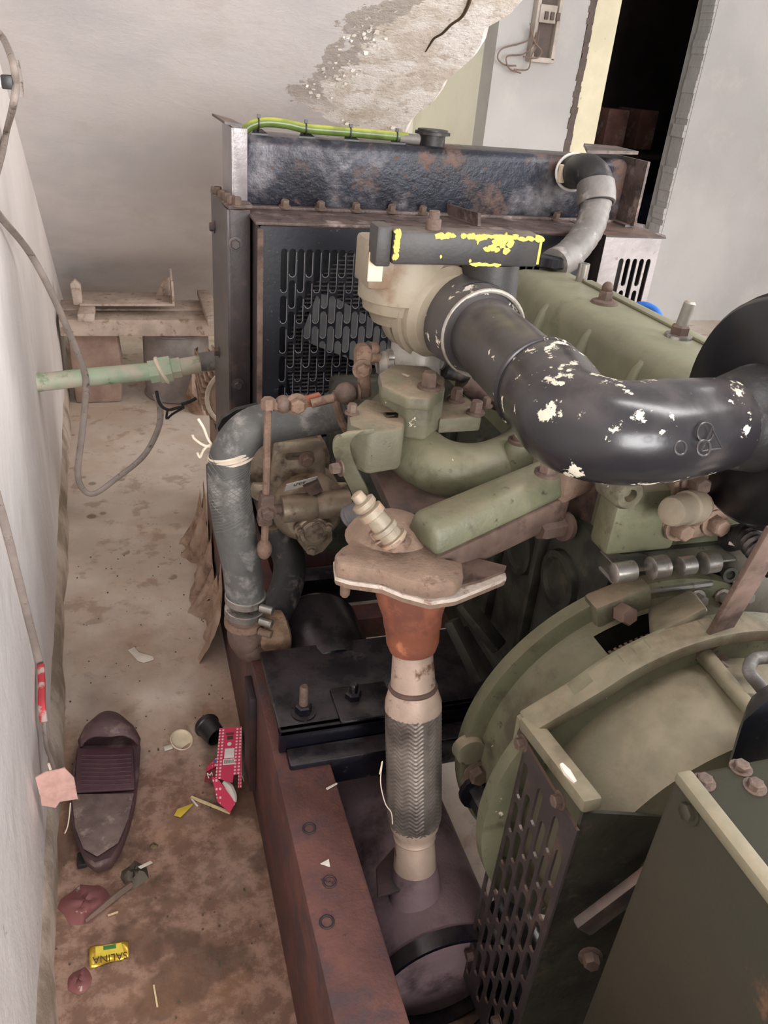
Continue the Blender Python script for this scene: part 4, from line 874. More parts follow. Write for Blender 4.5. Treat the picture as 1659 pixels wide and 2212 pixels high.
for k, (py, m) in enumerate(((1290, 'steel'), (1318, 'steel'), (1340, 'rust'))):
    q = at(530 - k, py, y=1.07); 
    P_(MB().lathe(q - V((0, 0, .007)), (0.04, 0, 1), [(0, .0325), (.001, .034), (.013, .034), (.014, .0325)], 36), 'hose_clamp', m, hose)
    P_(MB().lathe(q + V((.02, -.033, 0)), (.7, -.5, 0), [(0, .007), (.022, .007), (.023, .004)], 10), 'clamp_screw', m, hose)
q = at(530, 1345, y=1.07)
P_(MB().tube(smooth_path([q + V((0, 0, .03)), q, q + V((.004, 0, -.03)), q + V((.012, .002, -.05))], 5), [.030, .031, .034, .030], 28).ball(q + V((.012, 0, -.045)), .034), 'pipe_elbow', 'brown_iron', hose)
P_(MB().lathe(q + V((.02, 0, -.035)), (1, .1, .1), [(0, .03), (.02, .036), (.035, .04), (.05, .036), (.055, .024)], 28), 'jute_wrap', 'jute', hose)
# engine outlet stub and small black gusset behind the hose
P_(MB().prism([at(470, 925, y=1.2), at(480, 905, y=1.2), at(510, 886, y=1.2), at(558, 875, y=1.2), at(560, 920, y=1.2), at(480, 960, y=1.2)], (0, .012, 0)), 'gusset', 'rubber_black')

# ---- linkage rods
LY = 1.03
lk = P_(MB().tube([at(579, 880, y=LY), at(575, 1060, y=LY), at(573, 1088, y=LY)], .0055, 8), 'control_rod', 'rust', label='slim rusty governor control rod')
P_(MB().tube([at(574, 1120, y=LY), at(571, 1180, y=LY)], .006, 8), 'rod_end', 'rust', lk)
P_(MB().obox(at(574, 1098, y=LY), (.011, 0, 0), (0, .012, 0), (.002, 0, .026)), 'turnbuckle', 'rust_bolt', lk, bevel=.004)
P_(MB().bolt(at(577, 1106, y=LY - .01), (0, -1, 0), .010, .012), 'nut', 'rust_bolt', lk)
P_(MB().ball(at(571, 1186, y=LY), .012, (1, 1, 1.5)), 'ball_joint', 'rust', lk)
P_(MB().tube([at(563, 878, y=LY), at(800, 852, y=LY)], .0045, 8), 'cross_rod', 'rust', lk)
P_(MB().bolt(at(579, 882, y=LY - .006), (0, 0, 1), .010, .016, False), 'nut', 'rust', lk); P_(MB().bolt(at(590, 876, y=LY), (1, 0, .1), .009, .012, False), 'nut', 'rust', lk)
P_(MB().ball(at(612, 873, y=LY), .013), 'ball_joint', 'rust_bolt', lk)
P_(MB().bolt(at(640, 872, y=LY - .004), (0, -1, 0), .011, .014, True), 'nut', 'rust', lk)
P_(MB().prism([at(645, 862, y=LY - .004), at(690, 850, y=LY - .004), at(700, 862, y=LY - .004), at(690, 876, y=LY - .004), at(650, 882, y=LY - .004)], (0, .005, 0)), 'clevis', 'rust_orange', lk)
P_(MB().tube([at(672, 872, y=LY - .012), at(720, 860, y=LY - .012)], .0065, 10), 'rod_pin', 'rust', lk)
P_(MB().ball(at(747, 850, y=LY), .0165), 'ball_joint', 'rust_bolt', lk)
P_(MB().bolt(at(770, 848, y=LY), (1, 0, .05), .010, .016), 'nut', 'rust_bolt', lk)
P_(MB().prism([at(775, 862, y=LY - .005), at(803, 858, y=LY - .005), at(800, 800, y=LY - .005), at(806, 758, y=LY - .005), at(796, 746, y=LY - .005), at(778, 748, y=LY - .005), at(770, 762, y=LY - .005), at(770, 800, y=LY - .005), at(780, 812, y=LY - .005)], (0, .018, 0)), 'lever', 'rust', lk, bevel=.003)
P_(MB().bolt(at(782, 797, y=LY - .006), (0, -1, 0), .010, .010), 'bolt', 'rust', lk)
P_(MB().tube([at(800, 772, y=LY), at(838, 775, y=LY + .01)], .0075, 10), 'lever_shaft', 'rust', lk)
P_(MB().lathe(at(815, 790, y=LY + .005), (1, 0, .1), [(0, .012), (.01, .02), (.02, .02), (.025, .012)], 16), 'return_spring', 'cast_alloy', lk)
P_(MB().lathe(at(800, 752, y=LY + .005), (1, 0, 0), [(0, .009), (.008, .009), (.012, .006)], 12), 'ball_joint', 'rust', lk)

# ---- pump behind the hose
PY = 1.19; pc = at(668, 1105, y=PY)
pump = P_(MB().lathe(pc + V((0, .05, .006)), (0, -1, 0), [(0, .05), (.0, .066), (.05, .066), (.058, .062), (.075, .052), (.08, .046)], 40), 'feed_pump', 'pump_alloy', label='dusty grey bronze pump with round end cover')
ec = at(675, 1145, y=PY - .04)
P_(MB().prism([at(a, b, y=PY - .035) for a, b in ((635, 1135), (650, 1118), (690, 1112), (715, 1130), (716, 1160), (695, 1185), (672, 1195), (655, 1182), (640, 1162))], (0, -.012, 0)), 'end_cover', 'pump_alloy', pump, bevel=.003)
P_(MB().lathe(ec + V((0, -.006, 0)), (0, -1, 0), [(0, .026), (.006, .024), (.007, .018), (.004, .016), (.004, 0)], 28), 'cover_boss', 'pump_alloy', pump)
for px, py in ((648, 1145), (680, 1131), (708, 1138), (672, 1188)): P_(MB().bolt(at(px, py, y=PY - .047), (0, -1, 0), .0065, .008), 'bolt', 'pump_alloy', pump)
P_(MB().lathe(at(609, 1100, y=PY - .035), (1, 0, .03), [(0, .018), (0, .024), (.05, .024), (.06, .02), (.068, .024), (.118, .024), (.118, .018)], 28), 'cross_barrel', 'pump_alloy', pump)
P_(MB().tube([at(585, 1100, y=PY - .03), at(612, 1100, y=PY - .033)], .009, 12), 'inlet_pin', 'rust_bolt', pump)
vf = flat_with_holes([(-.052, -.06), (.05, -.06), (.044, .036), (.036, .044), (-.036, .044), (-.044, .036)], [obround(0, 0, .014, .05)], .012)
bk_ = at(645, 1000, y=PY + .02)
vf = ([V((-v.x if False else v.x, v.y, v.z)) for v in vf[0]], vf[1])
hl = [(-b, a + .016) for a, b in obround(0, 0, .014, .05)]
vf = flat_with_holes([(-.052, -.06), (.05, -.06), (.044, .036), (.036, .044), (-.036, .044), (-.044, .036)], [hl], .012)
P_(MB().add(*placed(vf, bk_, (1, 0, 0), (0, 0, 1), (0, -1, 0))), 'adjuster_bracket', 'pump_alloy', pump, bevel=.001)
P_(MB().bolt(at(662, 992, y=PY + .012), (0, -1, 0), .010, .012), 'bolt', 'brown_iron', pump)
P_(MB().prism([at(a, b, y=PY + .03) for a, b in ((538, 1060), (545, 1040), (600, 1042), (612, 1062), (580, 1075), (548, 1072))], (0, -.01, 0)), 'side_lug', 'pump_alloy', pump, bevel=.003)
P_(MB().prism([at(a, b, y=PY + .03) for a, b in ((700, 1040), (748, 1040), (752, 1058), (715, 1075))], (0, -.01, 0)), 'side_lug', 'pump_alloy', pump, bevel=.003)
P_(MB().lathe(pc + V((-.03, .11, .05)), (0, -1, 0), [(0, .03), (0, .082), (.008, .086), (.014, .076), (.022, .086), (.03, .082), (.03, .02)], 44), 'pulley', 'pump_alloy', pump)
stk = flat_with_holes([(-.026, -.013), (.026, -.013), (.028, .013), (-.026, .013)], [], .0006)
so = at(648, 1046, y=PY - .022)
P_(MB().add(*placed(stk, so + V((0, -.003, .002)), (1, 0, .22), (0, -.55, .8))), 'sticker', 'sticker', pump)
P_(MB().add(*placed(text_mesh('san', .017), so + V((-.002, -.0042, .0025)), (-1, 0, -.22), (0, .55, -.8), (0, -.8, -.55))), 'sticker_print', 'print_dark', pump)
P_(MB().prism([at(a, b, y=PY - .04) for a, b in ((658, 1058), (690, 1042), (698, 1060), (672, 1072))], (0, .02, 0)), 'torn_flap', 'brown_iron', pump)
# drooping black belt hose and grey ribbed plug
P_(MB().tube(smooth_path([at(600, 1150, y=1.24), at(625, 1210, y=1.2), at(618, 1270, y=1.16), at(590, 1330, y=1.12), at(560, 1360, y=1.10)], 7), .030, 22), 'black_hose', 'rubber_black', label='thick black hose curving under the pump')
pth = smooth_path([at(790, 1100, y=1.0), at(752, 1118, y=1.02)], 10)
P_(MB().tube(pth, [.017 + .0015 * (i % 2) for i in range(len(pth))], 18), 'ribbed_plug', 'fan_grey')
P_(MB().box((at(700, 1090, y=1.32).x, 1.30, .33), (.56, 1.34, .70)), 'front_cover', 'green_shaded', bevel=.01)
for k in range(9): P_(MB().box((.36, 1.372, .50 + .016 * k), (.56, 1.38, .507 + .016 * k)), 'belt_slat', 'core_metal')

# ---- bell housing and flywheel
FX, FZc = .612, .437
def ringy(prof, n=96, skip=None, cap=False): return MB().lathe((FX, 0, FZc), (0, 1, 0), prof, n, cap, skip, hint=(1, 0, 0))
# hole in the top left of the housing (starter ring window)
pw = at(1365, 1362, y=.605); aw = math.atan2(pw.z - FZc, pw.x - FX)
ax_, uu, vv_ = frame((0, 1, 0), (1, 0, 0))
sgn = 1 if vv_.z > 0 else -1
def ang(j, n=96): return math.atan2(math.sin(2 * math.pi * j / n) * sgn, math.cos(2 * math.pi * j / n))
bell_prof = [(.668, .18), (.668, .245), (.650, .245), (.648, .222), (.630, .218), (.618, .218), (.592, .218), (.570, .220), (.564, .232), (.564, .258), (.546, .258), (.546, .20)]
def skipw(i, j):
    return i in (4, 5) and abs(ang(j + .5) - aw) < .19
bell = P_(ringy(bell_prof, 96, skipw), 'bell_housing', 'green', ang=30, label='large round olive green flywheel housing')
fw = P_(ringy([(.60, .02), (.60, .18), (.602, .197), (.615, .197), (.617, .18), (.617, .02)], 96, cap=True), 'flywheel', 'rust', label='rusty toothed flywheel inside the housing window')
for k in range(-9, 10):
    a = aw + k * .035; er_ = V((math.cos(a), 0, math.sin(a))); et_ = V((-math.sin(a), 0, math.cos(a)))
    P_(MB().obox(V((FX, .604, FZc)) + er_ * .200, er_ * .005, et_ * .0018, V((0, .007, 0))), 'gear_tooth', 'rust', fw)
q = at(1345, 1318, y=.64)
P_(MB().obox(q + V((.0, .012, .004)), (.036, 0, .012), (0, .016, 0), (-.006, 0, .018)), 'bolt_boss', 'green_dusty', bell, bevel=.006)
P_(MB().bolt(at(1342, 1322, y=.632), (0, -1, .35), .0125, .02, False), 'bolt', 'brown_iron', bell)
P_(MB().hexa([at(1405, 1395, y=.56), at(1530, 1330, y=.56), at(1510, 1285, y=.64), at(1400, 1330, y=.64), at(1405, 1375, y=.56), at(1530, 1310, y=.56), at(1490, 1272, y=.64), at(1400, 1310, y=.64)]), 'starter_pad', 'green_cast', bell, bevel=.006)
for px, py in ((1022, 1680), (1010, 1610)):
    q = at(px, py, y=.655); P_(MB().lathe(q, (0, -1, 0), [(0, .022), (.014, .02), (.015, .012)], 20), 'flange_ear', 'green_dusty', bell)
q = at(1030, 1705, y=.635); P_(MB().bolt(q, (0, -1, .1), .018, .04), 'bolt', 'black_gloss', bell)
P_(MB().bolt(at(1030, 1668, y=.64), (0, -1, .1), .013, .012), 'washer', 'rust_bolt', bell)

# ---- alternator
AX = .385
c1 = at(1125, 1560, x=AX); c2 = at(1265, 1745, x=AX)
alt = P_(ringy([(.546, .10), (.546, .205), (.52, .212), (.46, .206), (.435, .20), (.43, .12), (.1, .12), (.1, .05)], 80), 'alternator', 'green_cast', ang=30, label='pale olive cast alternator body')
corner_y0 = c2.y; ct_ = max(c1.z, c2.z)
P_(MB().bar(c1 + V((.008, 0, 0)), c2 + V((.008, 0, 0)), .022, .016), 'frame_bar', 'green_cast', alt, bevel=.004)
tb0 = at(1128, 1562, y=.552); 
arcp = [c1 + V((.006, 0, .0))] + [V((FX + .25 * math.cos(a), .552, FZc + .25 * math.sin(a))) for a in np.linspace(math.radians(128), math.radians(78), 10)]
P_(MB().strip(smooth_path([p - V((0, .006, 0)) for p in arcp], 3), .034, .016, (0, 1, 0)), 'frame_bar', 'green_cast', alt, bevel=.003)
arc2 = [p + V((0, .0, -.002)) for p in arcp]
P_(MB().prism([c1 + V((0, .002, 0))] + [p + V((0, .004, .006)) for p in arcp[1:]] + [V((FX + .19 * math.cos(a), .556, FZc + .19 * math.sin(a))) for a in np.linspace(math.radians(78), math.radians(180), 12)] + [V((AX, .556, FZc))], (0, .008, 0)), 'end_frame', 'green_cast', alt)
rb0 = at(1448, 1478, y=.545); rb1 = at(1530, 1648, y=.40)
P_(MB().tube([V((FX + .218 * math.cos(a_), y, FZc + .218 * math.sin(a_))) for y, a_ in ((.545, math.radians(96)), (.49, math.radians(97)), (.44, math.radians(98)))], [.010, .009, .008], 10), 'casting_rib', 'green_cast', alt)
# slotted black vent panel on its left side
pb_z0 = .10; hs = []; nrow = 9
ylen = c1.y - c2.y
for cidx in range(7):
    yv = .012 + cidx * (ylen - .024) / 6.2
    z = -.022 - (0 if cidx % 2 else .03)
    for l in [.055, .05, .05, .05, .05, .05, .05, .05]:
        if z - l < -(c1.z - pb_z0) + .015: break
        hs.append(obround(-yv, z - l / 2, .0125, l)); z -= l + .008
hs = [h for h in hs if min(q[0] for q in h) > -ylen + .004 and max(q[0] for q in h) < -.004]
outl = [(0, 0), (-ylen, 0), (-ylen - .0, pb_z0 - c1.z), (0, pb_z0 - c1.z)]
vf = flat_with_holes(outl, hs, .003)
vp = P_(MB().add(*placed(vf, V((AX, c1.y, c1.z - .012)), (0, 1, 0), (0, 0, 1), (1, 0, 0))), 'vent_panel', 'column_paint', alt, label='black slotted alternator vent panel')
P_(MB().bar(V((AX + .002, c2.y, c2.z - .012)), V((AX + .002, c2.y, pb_z0)), .006, .008), 'panel_lip', 'column_paint', alt)
for px, py in ((1132, 1605), (1212, 1728), (1078, 2205), (1022, 2062)):
    P_(MB().bolt(at(px, py, x=AX), (-1, 0, 0), .007, .009), 'bolt', 'rust_bolt', alt)
# dark plate added to paint the shadowed recess behind the panel
P_(MB().prism([(AX + .003, c2.y + .004, c2.z - .012), (AX + .003, c2.y + .004, pb_z0), (.52, c2.y + .004, pb_z0 - .02), (.60, c2.y + .004, .30), (.60, c2.y + .004, .55), (.50, c2.y + .004, c2.z - .05)], (0, .004, 0)), 'shade_plate', 'green_shaded', alt)
P_(MB().tube(smooth_path([at(1212, 1650, z=.62), at(1225, 1668, z=.618), at(1243, 1690, z=.615)], 3), [.002, .004, .002], 6), 'paint_scrap', 'scrap_white', alt)
P_(MB().bar(at(1255, 2005, y=.40), at(1440, 1865, y=.40), .012, .030), 'guide_strip', 'column_paint', alt, bevel=.003)
P_(MB().bolt(at(1275, 2065, y=.40), (-.4, -1, .2), .009, .012), 'bolt', 'rust_bolt', alt)
# olive terminal box at the near end
GX = .36; k0 = at(1456, 1672, x=GX)
tbx = P_(MB().prism([(GX, k0.y, k0.z), (GX, k0.y, .10), (GX, k0.y - .8, .10), (GX, k0.y - .8, k0.z)], (.6, 0, 0)), 'terminal_box', 'green_box', bevel=.006, label='big olive green sheet metal terminal box')
P_(MB().bar((GX + .004, k0.y - .003, k0.z + .002), (GX + .004, k0.y - .6, k0.z + .002), .014, .010), 'lid_edge', 'green_cast', tbx, bevel=.003)
P_(MB().bolt(at(1490, 1752, x=GX), (-1, 0, 0), .007, .005), 'bolt', 'green_box', tbx)
for px, py in ((1520, 1690), (1630, 1700), (1600, 1660)): P_(MB().bolt(at(px, py, z=k0.z), (0, 0, 1), .006, .005), 'bolt', 'rust_bolt', tbx)
# diagonal stay from the air filter and dark cable cover at the right edge
sy0 = at(1500, 1455, y=.56); sy1 = at(1690, 1130, y=.50)
stay = P_(MB().bar(sy0, sy1, .006, .036, hint=(.8, 0, .5)), 'stay_strap', 'brown_iron', bevel=.001, label='flat brown iron strap running up to the air filter')
P_(MB().bolt(at(1538, 1440, y=.545), (-.2, -1, .4), .014, .018), 'bolt', 'brown_iron', stay)
P_(MB().lathe(at(1480, 1520, y=.52), (.2, -1, .5), [(0, .014), (.012, .014), (.014, .008)], 16), 'bolt', 'rust_bolt', stay)
P_(MB().hexa([at(1560, 1690, y=.38), at(1659, 1700, y=.38), at(1720, 1690, y=.44), at(1580, 1660, y=.44), at(1600, 1560, y=.38), at(1690, 1480, y=.38), at(1700, 1450, y=.44), at(1620, 1500, y=.44)]), 'cable_cover', 'black_paint', bevel=.01)
P_(MB().tube(smooth_path([at(1660, 1420, y=.5), at(1628, 1425, y=.5), at(1618, 1450, y=.49), at(1640, 1480, y=.48), at(1680, 1530, y=.47)], 5), .007, 10), 'cable_loop', 'hose_grey')
P_(MB().box((at(1540, 1420, y=.5).x, .45, .50), (1.0, .54, .63)), 'regulator_case', 'black_paint', bevel=.008)
P_(MB().tube(smooth_path([at(1360, 665, y=1.3), at(1390, 660, y=1.28), at(1415, 672, y=1.25), at(1425, 690, y=1.22)], 5), .008, 10), 'blue_cable', 'blue_cable', label='short bright blue cable')
P_(MB().tube([at(1540, 1395, y=.62), at(1680, 1370, y=.62)], .018, 14), 'alloy_pipe', 'cast_alloy')

# ================================================================== things along the wall and at the back
# green water pipe
g0 = at(80, 825, y=1.90); g1 = at(350, 800, y=1.90); g2 = at(500, 775, y=1.90); gr = pr(g1, 19)
wp = thing('water_pipe', 'green painted water pipe with brass union running out of the wall', 'pipe', (g0.x, 1.9, g0.z))
ins = V((WALLX(1.9) - .01, 1.9, g0.z - .003))
P_(MB().tube([ins, g0.lerp(g1, .3), g1, g2], gr, 22), 'pipe_run', 'pipe_green', wp)
dd = (g2 - g1).normalized()
P_(MB().lathe(g1 - dd * .03, dd, [(0, gr * 1.05), (0, gr * 1.35), (.022, gr * 1.35), (.024, gr * 1.55), (.052, gr * 1.55), (.054, gr * 1.2), (.075, gr * 1.2), (.076, gr)], 8), 'pipe_union', 'pipe_green', wp, ang=20)
P_(MB().ring(g1 - dd * .0, (dd + V((0, 0, .35))), gr * 1.5, .0045, 28, 6), 'rag_tie', 'twine', wp)
P_(MB().tube([at(432, 783, y=1.9), at(470, 778, y=1.9)], gr * 1.12, 18), 'grey_sleeve', 'hose_grey', wp)
# grey flat cable hanging from the wall down to the pipe
def cable(name, pts, wid, th, mat, label, side=(1, -.2, 0), k=7):
    mb = MB().tube(smooth_path(pts, k), wid / 2, 10, flat=th / wid, hint=(0, 1, 0)); return solo(mb, name, mat, label, 'cable')
Wp = lambda px, py, d=.008: (lambda r: V((0, 0, CAM_H)) + r * ((-.165 + d) / (r.x + .028 * r.y)))(R3 @ V((px - CX, py - CY, FPX)))
cable('hanging_cable', [Wp(-20, 440), Wp(0, 468), at(60, 540, y=1.75), at(105, 620, y=1.80), at(150, 720, y=1.84), at(178, 790, y=1.86), at(186, 835, y=1.87), at(178, 930, y=1.87), at(168, 1020, y=1.86), at(180, 1058, y=1.86), at(205, 1066, y=1.86), at(250, 1035, y=1.87), at(310, 985, y=1.88), at(342, 925, y=1.885), at(346, 880, y=1.885), at(335, 850, y=1.885)], .016, .010, 'cable_grey', 'flat grey cable looping down from the left wall to the pipe union')
cable('wall_cable', [Wp(-6, 70, .02), Wp(8, 85, .03), at(26, 130, y=1.6), at(34, 180, y=1.6), at(28, 230, y=1.6), Wp(15, 280, .012), Wp(5, 330), Wp(-15, 400)], .014, .012, 'cable_grey', 'grey cable curving in at the upper left edge')
cable('cord_stub', [at(30, 130, y=1.62), at(38, 175, y=1.62), at(40, 208, y=1.62)], .017, .016, 'cable_grey', 'blunt grey cable end hanging at the upper left')
cl = at(12, 176, y=1.60)
ck_ = thing('cable_clip', 'small black and white cable clip on the upper left wall', 'clip', cl)
MB().box((cl.x - .006, 1.59, cl.z - .011), (cl.x + .012, 1.61, cl.z + .010)).build('clip_body', 'black_plastic', ck_, bevel=.002)
MB().box((cl.x - .02, 1.592, cl.z - .009), (cl.x - .006, 1.608, cl.z + .008)).build('clip_tab', 'print_white', ck_, bevel=.002)
MB().tube([V((WALLX(1.6) - .002, 1.6, cl.z)), V((cl.x - .015, 1.6, cl.z))], .004, 8).build('nail', 'steel', ck_)
# black twist of wires below the pipe union
mbw = MB()
for pts, r in (([(338, 845), (345, 872), (362, 885), (380, 882), (398, 878)], .004), ([(398, 880), (372, 895), (360, 905), (362, 885)], .003), ([(392, 874), (410, 868), (424, 860)], .0045)):
    mbw.tube(smooth_path([at(a, b, y=1.87) for a, b in pts], 4), r, 6)
solo(mbw, 'wire_bundle', 'wire_black', 'twisted black wires hanging under the green pipe union', 'wire')
# electric motor behind the radiator post
mo = at(462, 850, y=2.0)
mt = thing('electric_motor', 'dusty beige finned electric motor behind the radiator post', 'motor', (mo.x + .08, 2.06, mo.z - .10))
P_(MB().lathe((mo.x + .06, 1.96, mo.z), (0, 1, 0), [(0, .05), (.005, .075), (.02, .08), (.2, .08), (.21, .06)], 32), 'motor_body', 'sack', mt)
for k in range(22):
    a = math.radians(70 + 10 * k); er_ = V((math.cos(a), 0, math.sin(a))); et_ = V((-math.sin(a), 0, math.cos(a)))
    P_(MB().obox(V((mo.x + .06, 2.06, mo.z)) + er_ * .086, er_ * .010, et_ * .0028, V((0, .09, 0))), 'cooling_fin', 'sack', mt)
P_(MB().ring((mo.x + .06, 1.962, mo.z), (0, 1, 0), .082, .006, 32), 'end_ring', 'twine', mt)
P_(MB().box((mo.x + .0, 1.98, mo.z - .098), (mo.x + .14, 2.15, mo.z - .07)), 'motor_foot', 'brown_iron', mt, bevel=.004)
stand = MB().box((mo.x + .0, 1.98, 0), (mo.x + .14, 2.15, mo.z - .0985))
solo(stand, 'concrete_plinth', 'block_brown', 'brown concrete plinth under the finned motor', 'plinth', bevel=.01)
# crumpled sacks on the floor beside the frame
def crumple(name, pts, h, mat, label, cat, seed, rows=7, y_=None):
    rnd = random.Random(seed); n_ = len(pts); c_ = sum((V(p) for p in pts), V()) / n_; vs = []; fs = []
    ph = [rnd.uniform(0, 6.28) for _ in range(4)]
    for i in range(rows + 1):
        t = i / rows
        for j in range(n_):
            p = V(pts[j]).lerp(c_, t * .97); a = 6.283 * j / n_
            if i:
                fold = .55 + .25 * math.sin(3 * a + ph[0] + 4 * t) + .2 * math.sin(5 * a + ph[1] - 5 * t) + rnd.uniform(-.06, .06)
                p.z += h * min(1, t * 2.6) * max(.12, fold); p += V((rnd.uniform(-1, 1), rnd.uniform(-1, 1), 0)) * h * .06
            vs.append(p)
    for i in range(rows):
        for j in range(n_): fs.append((i * n_ + j, i * n_ + (j + 1) % n_, (i + 1) * n_ + (j + 1) % n_, (i + 1) * n_ + j))
    fs.append(tuple(rows * n_ + j for j in range(n_)))
    return solo(MB().add(vs, fs), name, mat, label, cat, ang=70)
def blob(cx, cy, rx, ry, n_=16, seed=1):
    rnd = random.Random(seed); return [(cx + rx * math.cos(2 * math.pi * i / n_) * rnd.uniform(.8, 1.15), cy + ry * math.sin(2 * math.pi * i / n_) * rnd.uniform(.8, 1.15), 0.0005) for i in range(n_)]
rnd = random.Random(12); vs = []; NYs, NTs = 60, 14
jit = [[rnd.uniform(-1, 1) for _ in range(NTs + 1)] for _ in range(NYs + 1)]
for i in range(NYs + 1):
    y = 1.40 + .56 * i / NYs; top = .15 + .05 * math.sin(i * .31) + .035 * math.sin(i * .83 + 1) - (.09 if 20 < i < 27 else 0); base = .046 + .016 * math.sin(i * .23 + 2) + .006 * math.sin(i * .7)
    for t in range(NTs + 1):
        q = t / NTs; fold = .005 * math.sin(i * .5 + 5 * q) + .003 * math.sin(i * 1.1 - 9 * q + 1) + .0016 * jit[i][t]
        x = min(.1525, .150 - base * (1 - q) ** 1.6 + fold * (1 - .5 * q))
        vs.append((x, y + .004 * jit[i][t], max(.001, q * max(.03, top) + .004 * jit[i][t] * (q > 0))))
fs = [(i * (NTs + 1) + t, (i + 1) * (NTs + 1) + t, (i + 1) * (NTs + 1) + t + 1, i * (NTs + 1) + t + 1) for i in range(NYs) for t in range(NTs)]
solo(MB().add(vs, fs), 'canvas_sheet', 'sack', 'crumpled brown canvas sheet tucked along the frame behind the thick hose', 'canvas', ang=55)
# planks, block and drum under the stair
YP = 3.02
def pl(px, py, y): return at(px, py, y=y)
def plank(pts4, th, label, name='plank'):
    return solo(MB().prism(pts4, (0, 0, -th)), name, 'plank_wood', label, 'plank', 'dusty planks under the stair', bevel=.004)
z_f = pl(300, 690, 2.90).z
yb_, xw = 2.90, WALLX(2.9) + .01
plank([(xw, yb_, z_f), (pl(460, 700, yb_).x + .25, yb_ - .02, z_f), (pl(460, 700, yb_).x + .25, yb_ + .11, z_f), (xw - .005, yb_ + .11, z_f)], .06, 'long thick dusty plank lying lowest under the stair')
plank([(xw, yb_ + .12, z_f + .004), (pl(460, 700, yb_).x + .25, yb_ + .115, z_f + .004), (pl(460, 700, yb_).x + .25, yb_ + .24, z_f + .004), (xw - .005, yb_ + .24, z_f + .004)], .05, 'dusty plank lying behind the long front one under the stair')
za = z_f + .034; q0 = pl(172, 725, yb_ - .03); q1 = pl(208, 725, yb_ - .03)
plank([(q0.x, yb_ - .05, za), (q1.x, yb_ - .05, za), (q1.x + .005, yb_ + .25, za), (q0.x + .015, yb_ + .25, za)], .028, 'short batten lying crosswise over the long planks, its sawn end facing out')
zb = za + .022; q0 = pl(180, 668, yb_ + .06); q1 = pl(375, 670, yb_ + .06)
tray = thing('metal_tray', 'dusty flat steel tray with upright broken ends lying on the batten', 'tray', ((q0.x + q1.x) / 2, yb_ + .12, za + .001))
P_(MB().box((q0.x - .01, yb_ + .04, za + .001), (q1.x, yb_ + .20, zb - .012)), 'tray_bottom', 'plank_wood', tray, bevel=.002)
P_(MB().prism([(q0.x - .03, yb_ + .05, za + .002), (q0.x, yb_ + .05, za + .002), (q0.x + .0, yb_ + .05, za + .07), (q0.x - .018, yb_ + .05, za + .09), (q0.x - .035, yb_ + .05, za + .075)], (0, .03, 0)), 'end_plate', 'plank_wood', tray, bevel=.003)
P_(MB().prism([(q1.x - .004, yb_ + .04, za + .002), (q1.x - .004, yb_ + .15, za + .002), (q1.x - .004, yb_ + .15, za + .11), (q1.x - .004, yb_ + .10, za + .08), (q1.x - .004, yb_ + .07, za + .085), (q1.x - .004, yb_ + .05, za + .05)], (.008, 0, 0)), 'end_plate', 'plank_wood', tray)
P_(MB().prism([(q1.x - .06, yb_ + .16, za + .002), (q1.x, yb_ + .16, za + .002), (q1.x, yb_ + .16, za + .08), (q1.x - .03, yb_ + .16, za + .06)], (0, .006, 0)), 'end_plate', 'plank_wood', tray)
q0 = pl(435, 620, yb_ + .1); 
plank([(q0.x, yb_ - .10, z_f + .03), (q0.x + .05, yb_ - .10, z_f + .03), (q0.x + .05, yb_ + .3, z_f + .03), (q0.x, yb_ + .3, z_f + .03)], .026, 'plank end leaning on the others right beside the radiator post')
zs = z_f - .061
bq0 = pl(140, 790, yb_ + .05); bq1 = pl(258, 790, yb_ + .05)
solo(MB().prism([(WALLX(2.95) + .03, yb_ + .05, 0), (bq1.x, yb_ + .05, 0), (bq1.x + .01, yb_ + .05, zs * .55), (bq1.x + .003, yb_ + .05, zs - .006), (WALLX(2.95) + .03, yb_ + .05, zs - .006)], (0, .14, 0)), 'stone_block', 'block_brown', 'brown rough block holding up the planks at the left wall', 'block', bevel=.015)
dq = pl(365, 760, yb_ + .1)
dm = thing('steel_drum', 'dusty grey drum standing under the planks beside the block', 'drum', (dq.x + .03, yb_ + .14, 0))
P_(MB().lathe((dq.x + .03, yb_ + .14, 0.001), (0, 0, 1), [(0, .12), (.004, .128), (.012, .128), (.016, .122), (zs * .5, .124), (zs - .02, .122), (zs - .015, .128), (zs - .006, .128), (zs - .004, .12)], 40), 'drum_body', 'drum_grey', dm)
P_(MB().ring((dq.x + .03, yb_ + .14, zs - .013), (0, 0, 1), .127, .0045, 40), 'rim', 'drum_grey', dm)
pq = pl(432, 740, yb_ - .05)
crumple('plaster_lump', [(pq.x + .05 * math.cos(a * .52), yb_ - .05 + .05 * math.sin(a * .52), 0.0005) for a in range(12)], .26, 'sack', 'pale lumpy plaster bag standing beside the grey drum', 'bag', 12)

# ================================================================== things on the floor
# slipper
sp_o = [(205, 1872), (180, 1855), (163, 1815), (152, 1770), (149, 1720), (156, 1670), (166, 1620), (180, 1580), (205, 1560), (240, 1555), (275, 1563), (298, 1585), (304, 1615), (301, 1660), (294, 1720), (280, 1775), (262, 1825), (240, 1860)]
slp = thing('slipper', 'maroon rubber slipper with dusty heel lying by the left wall', 'slipper', at(225, 1715, z=0))
Zs = .032
def sol(f, z, dz=0):
    c = at(225, 1715, z=Zs); out = []
    for a, b in sp_o:
        p = at(a, b, z=Zs); q = c + (p - c) * f; q.z = z; out.append(q)
    return out
rings = [sol(.90, .0005), sol(.95, .006), sol(.975, .02), sol(1.0, Zs), sol(.97, Zs + .004), sol(.90, Zs + .001), sol(.5, Zs - .002), sol(.02, Zs - .003)]
vs = [p for r in rings for p in r]; k = len(sp_o)
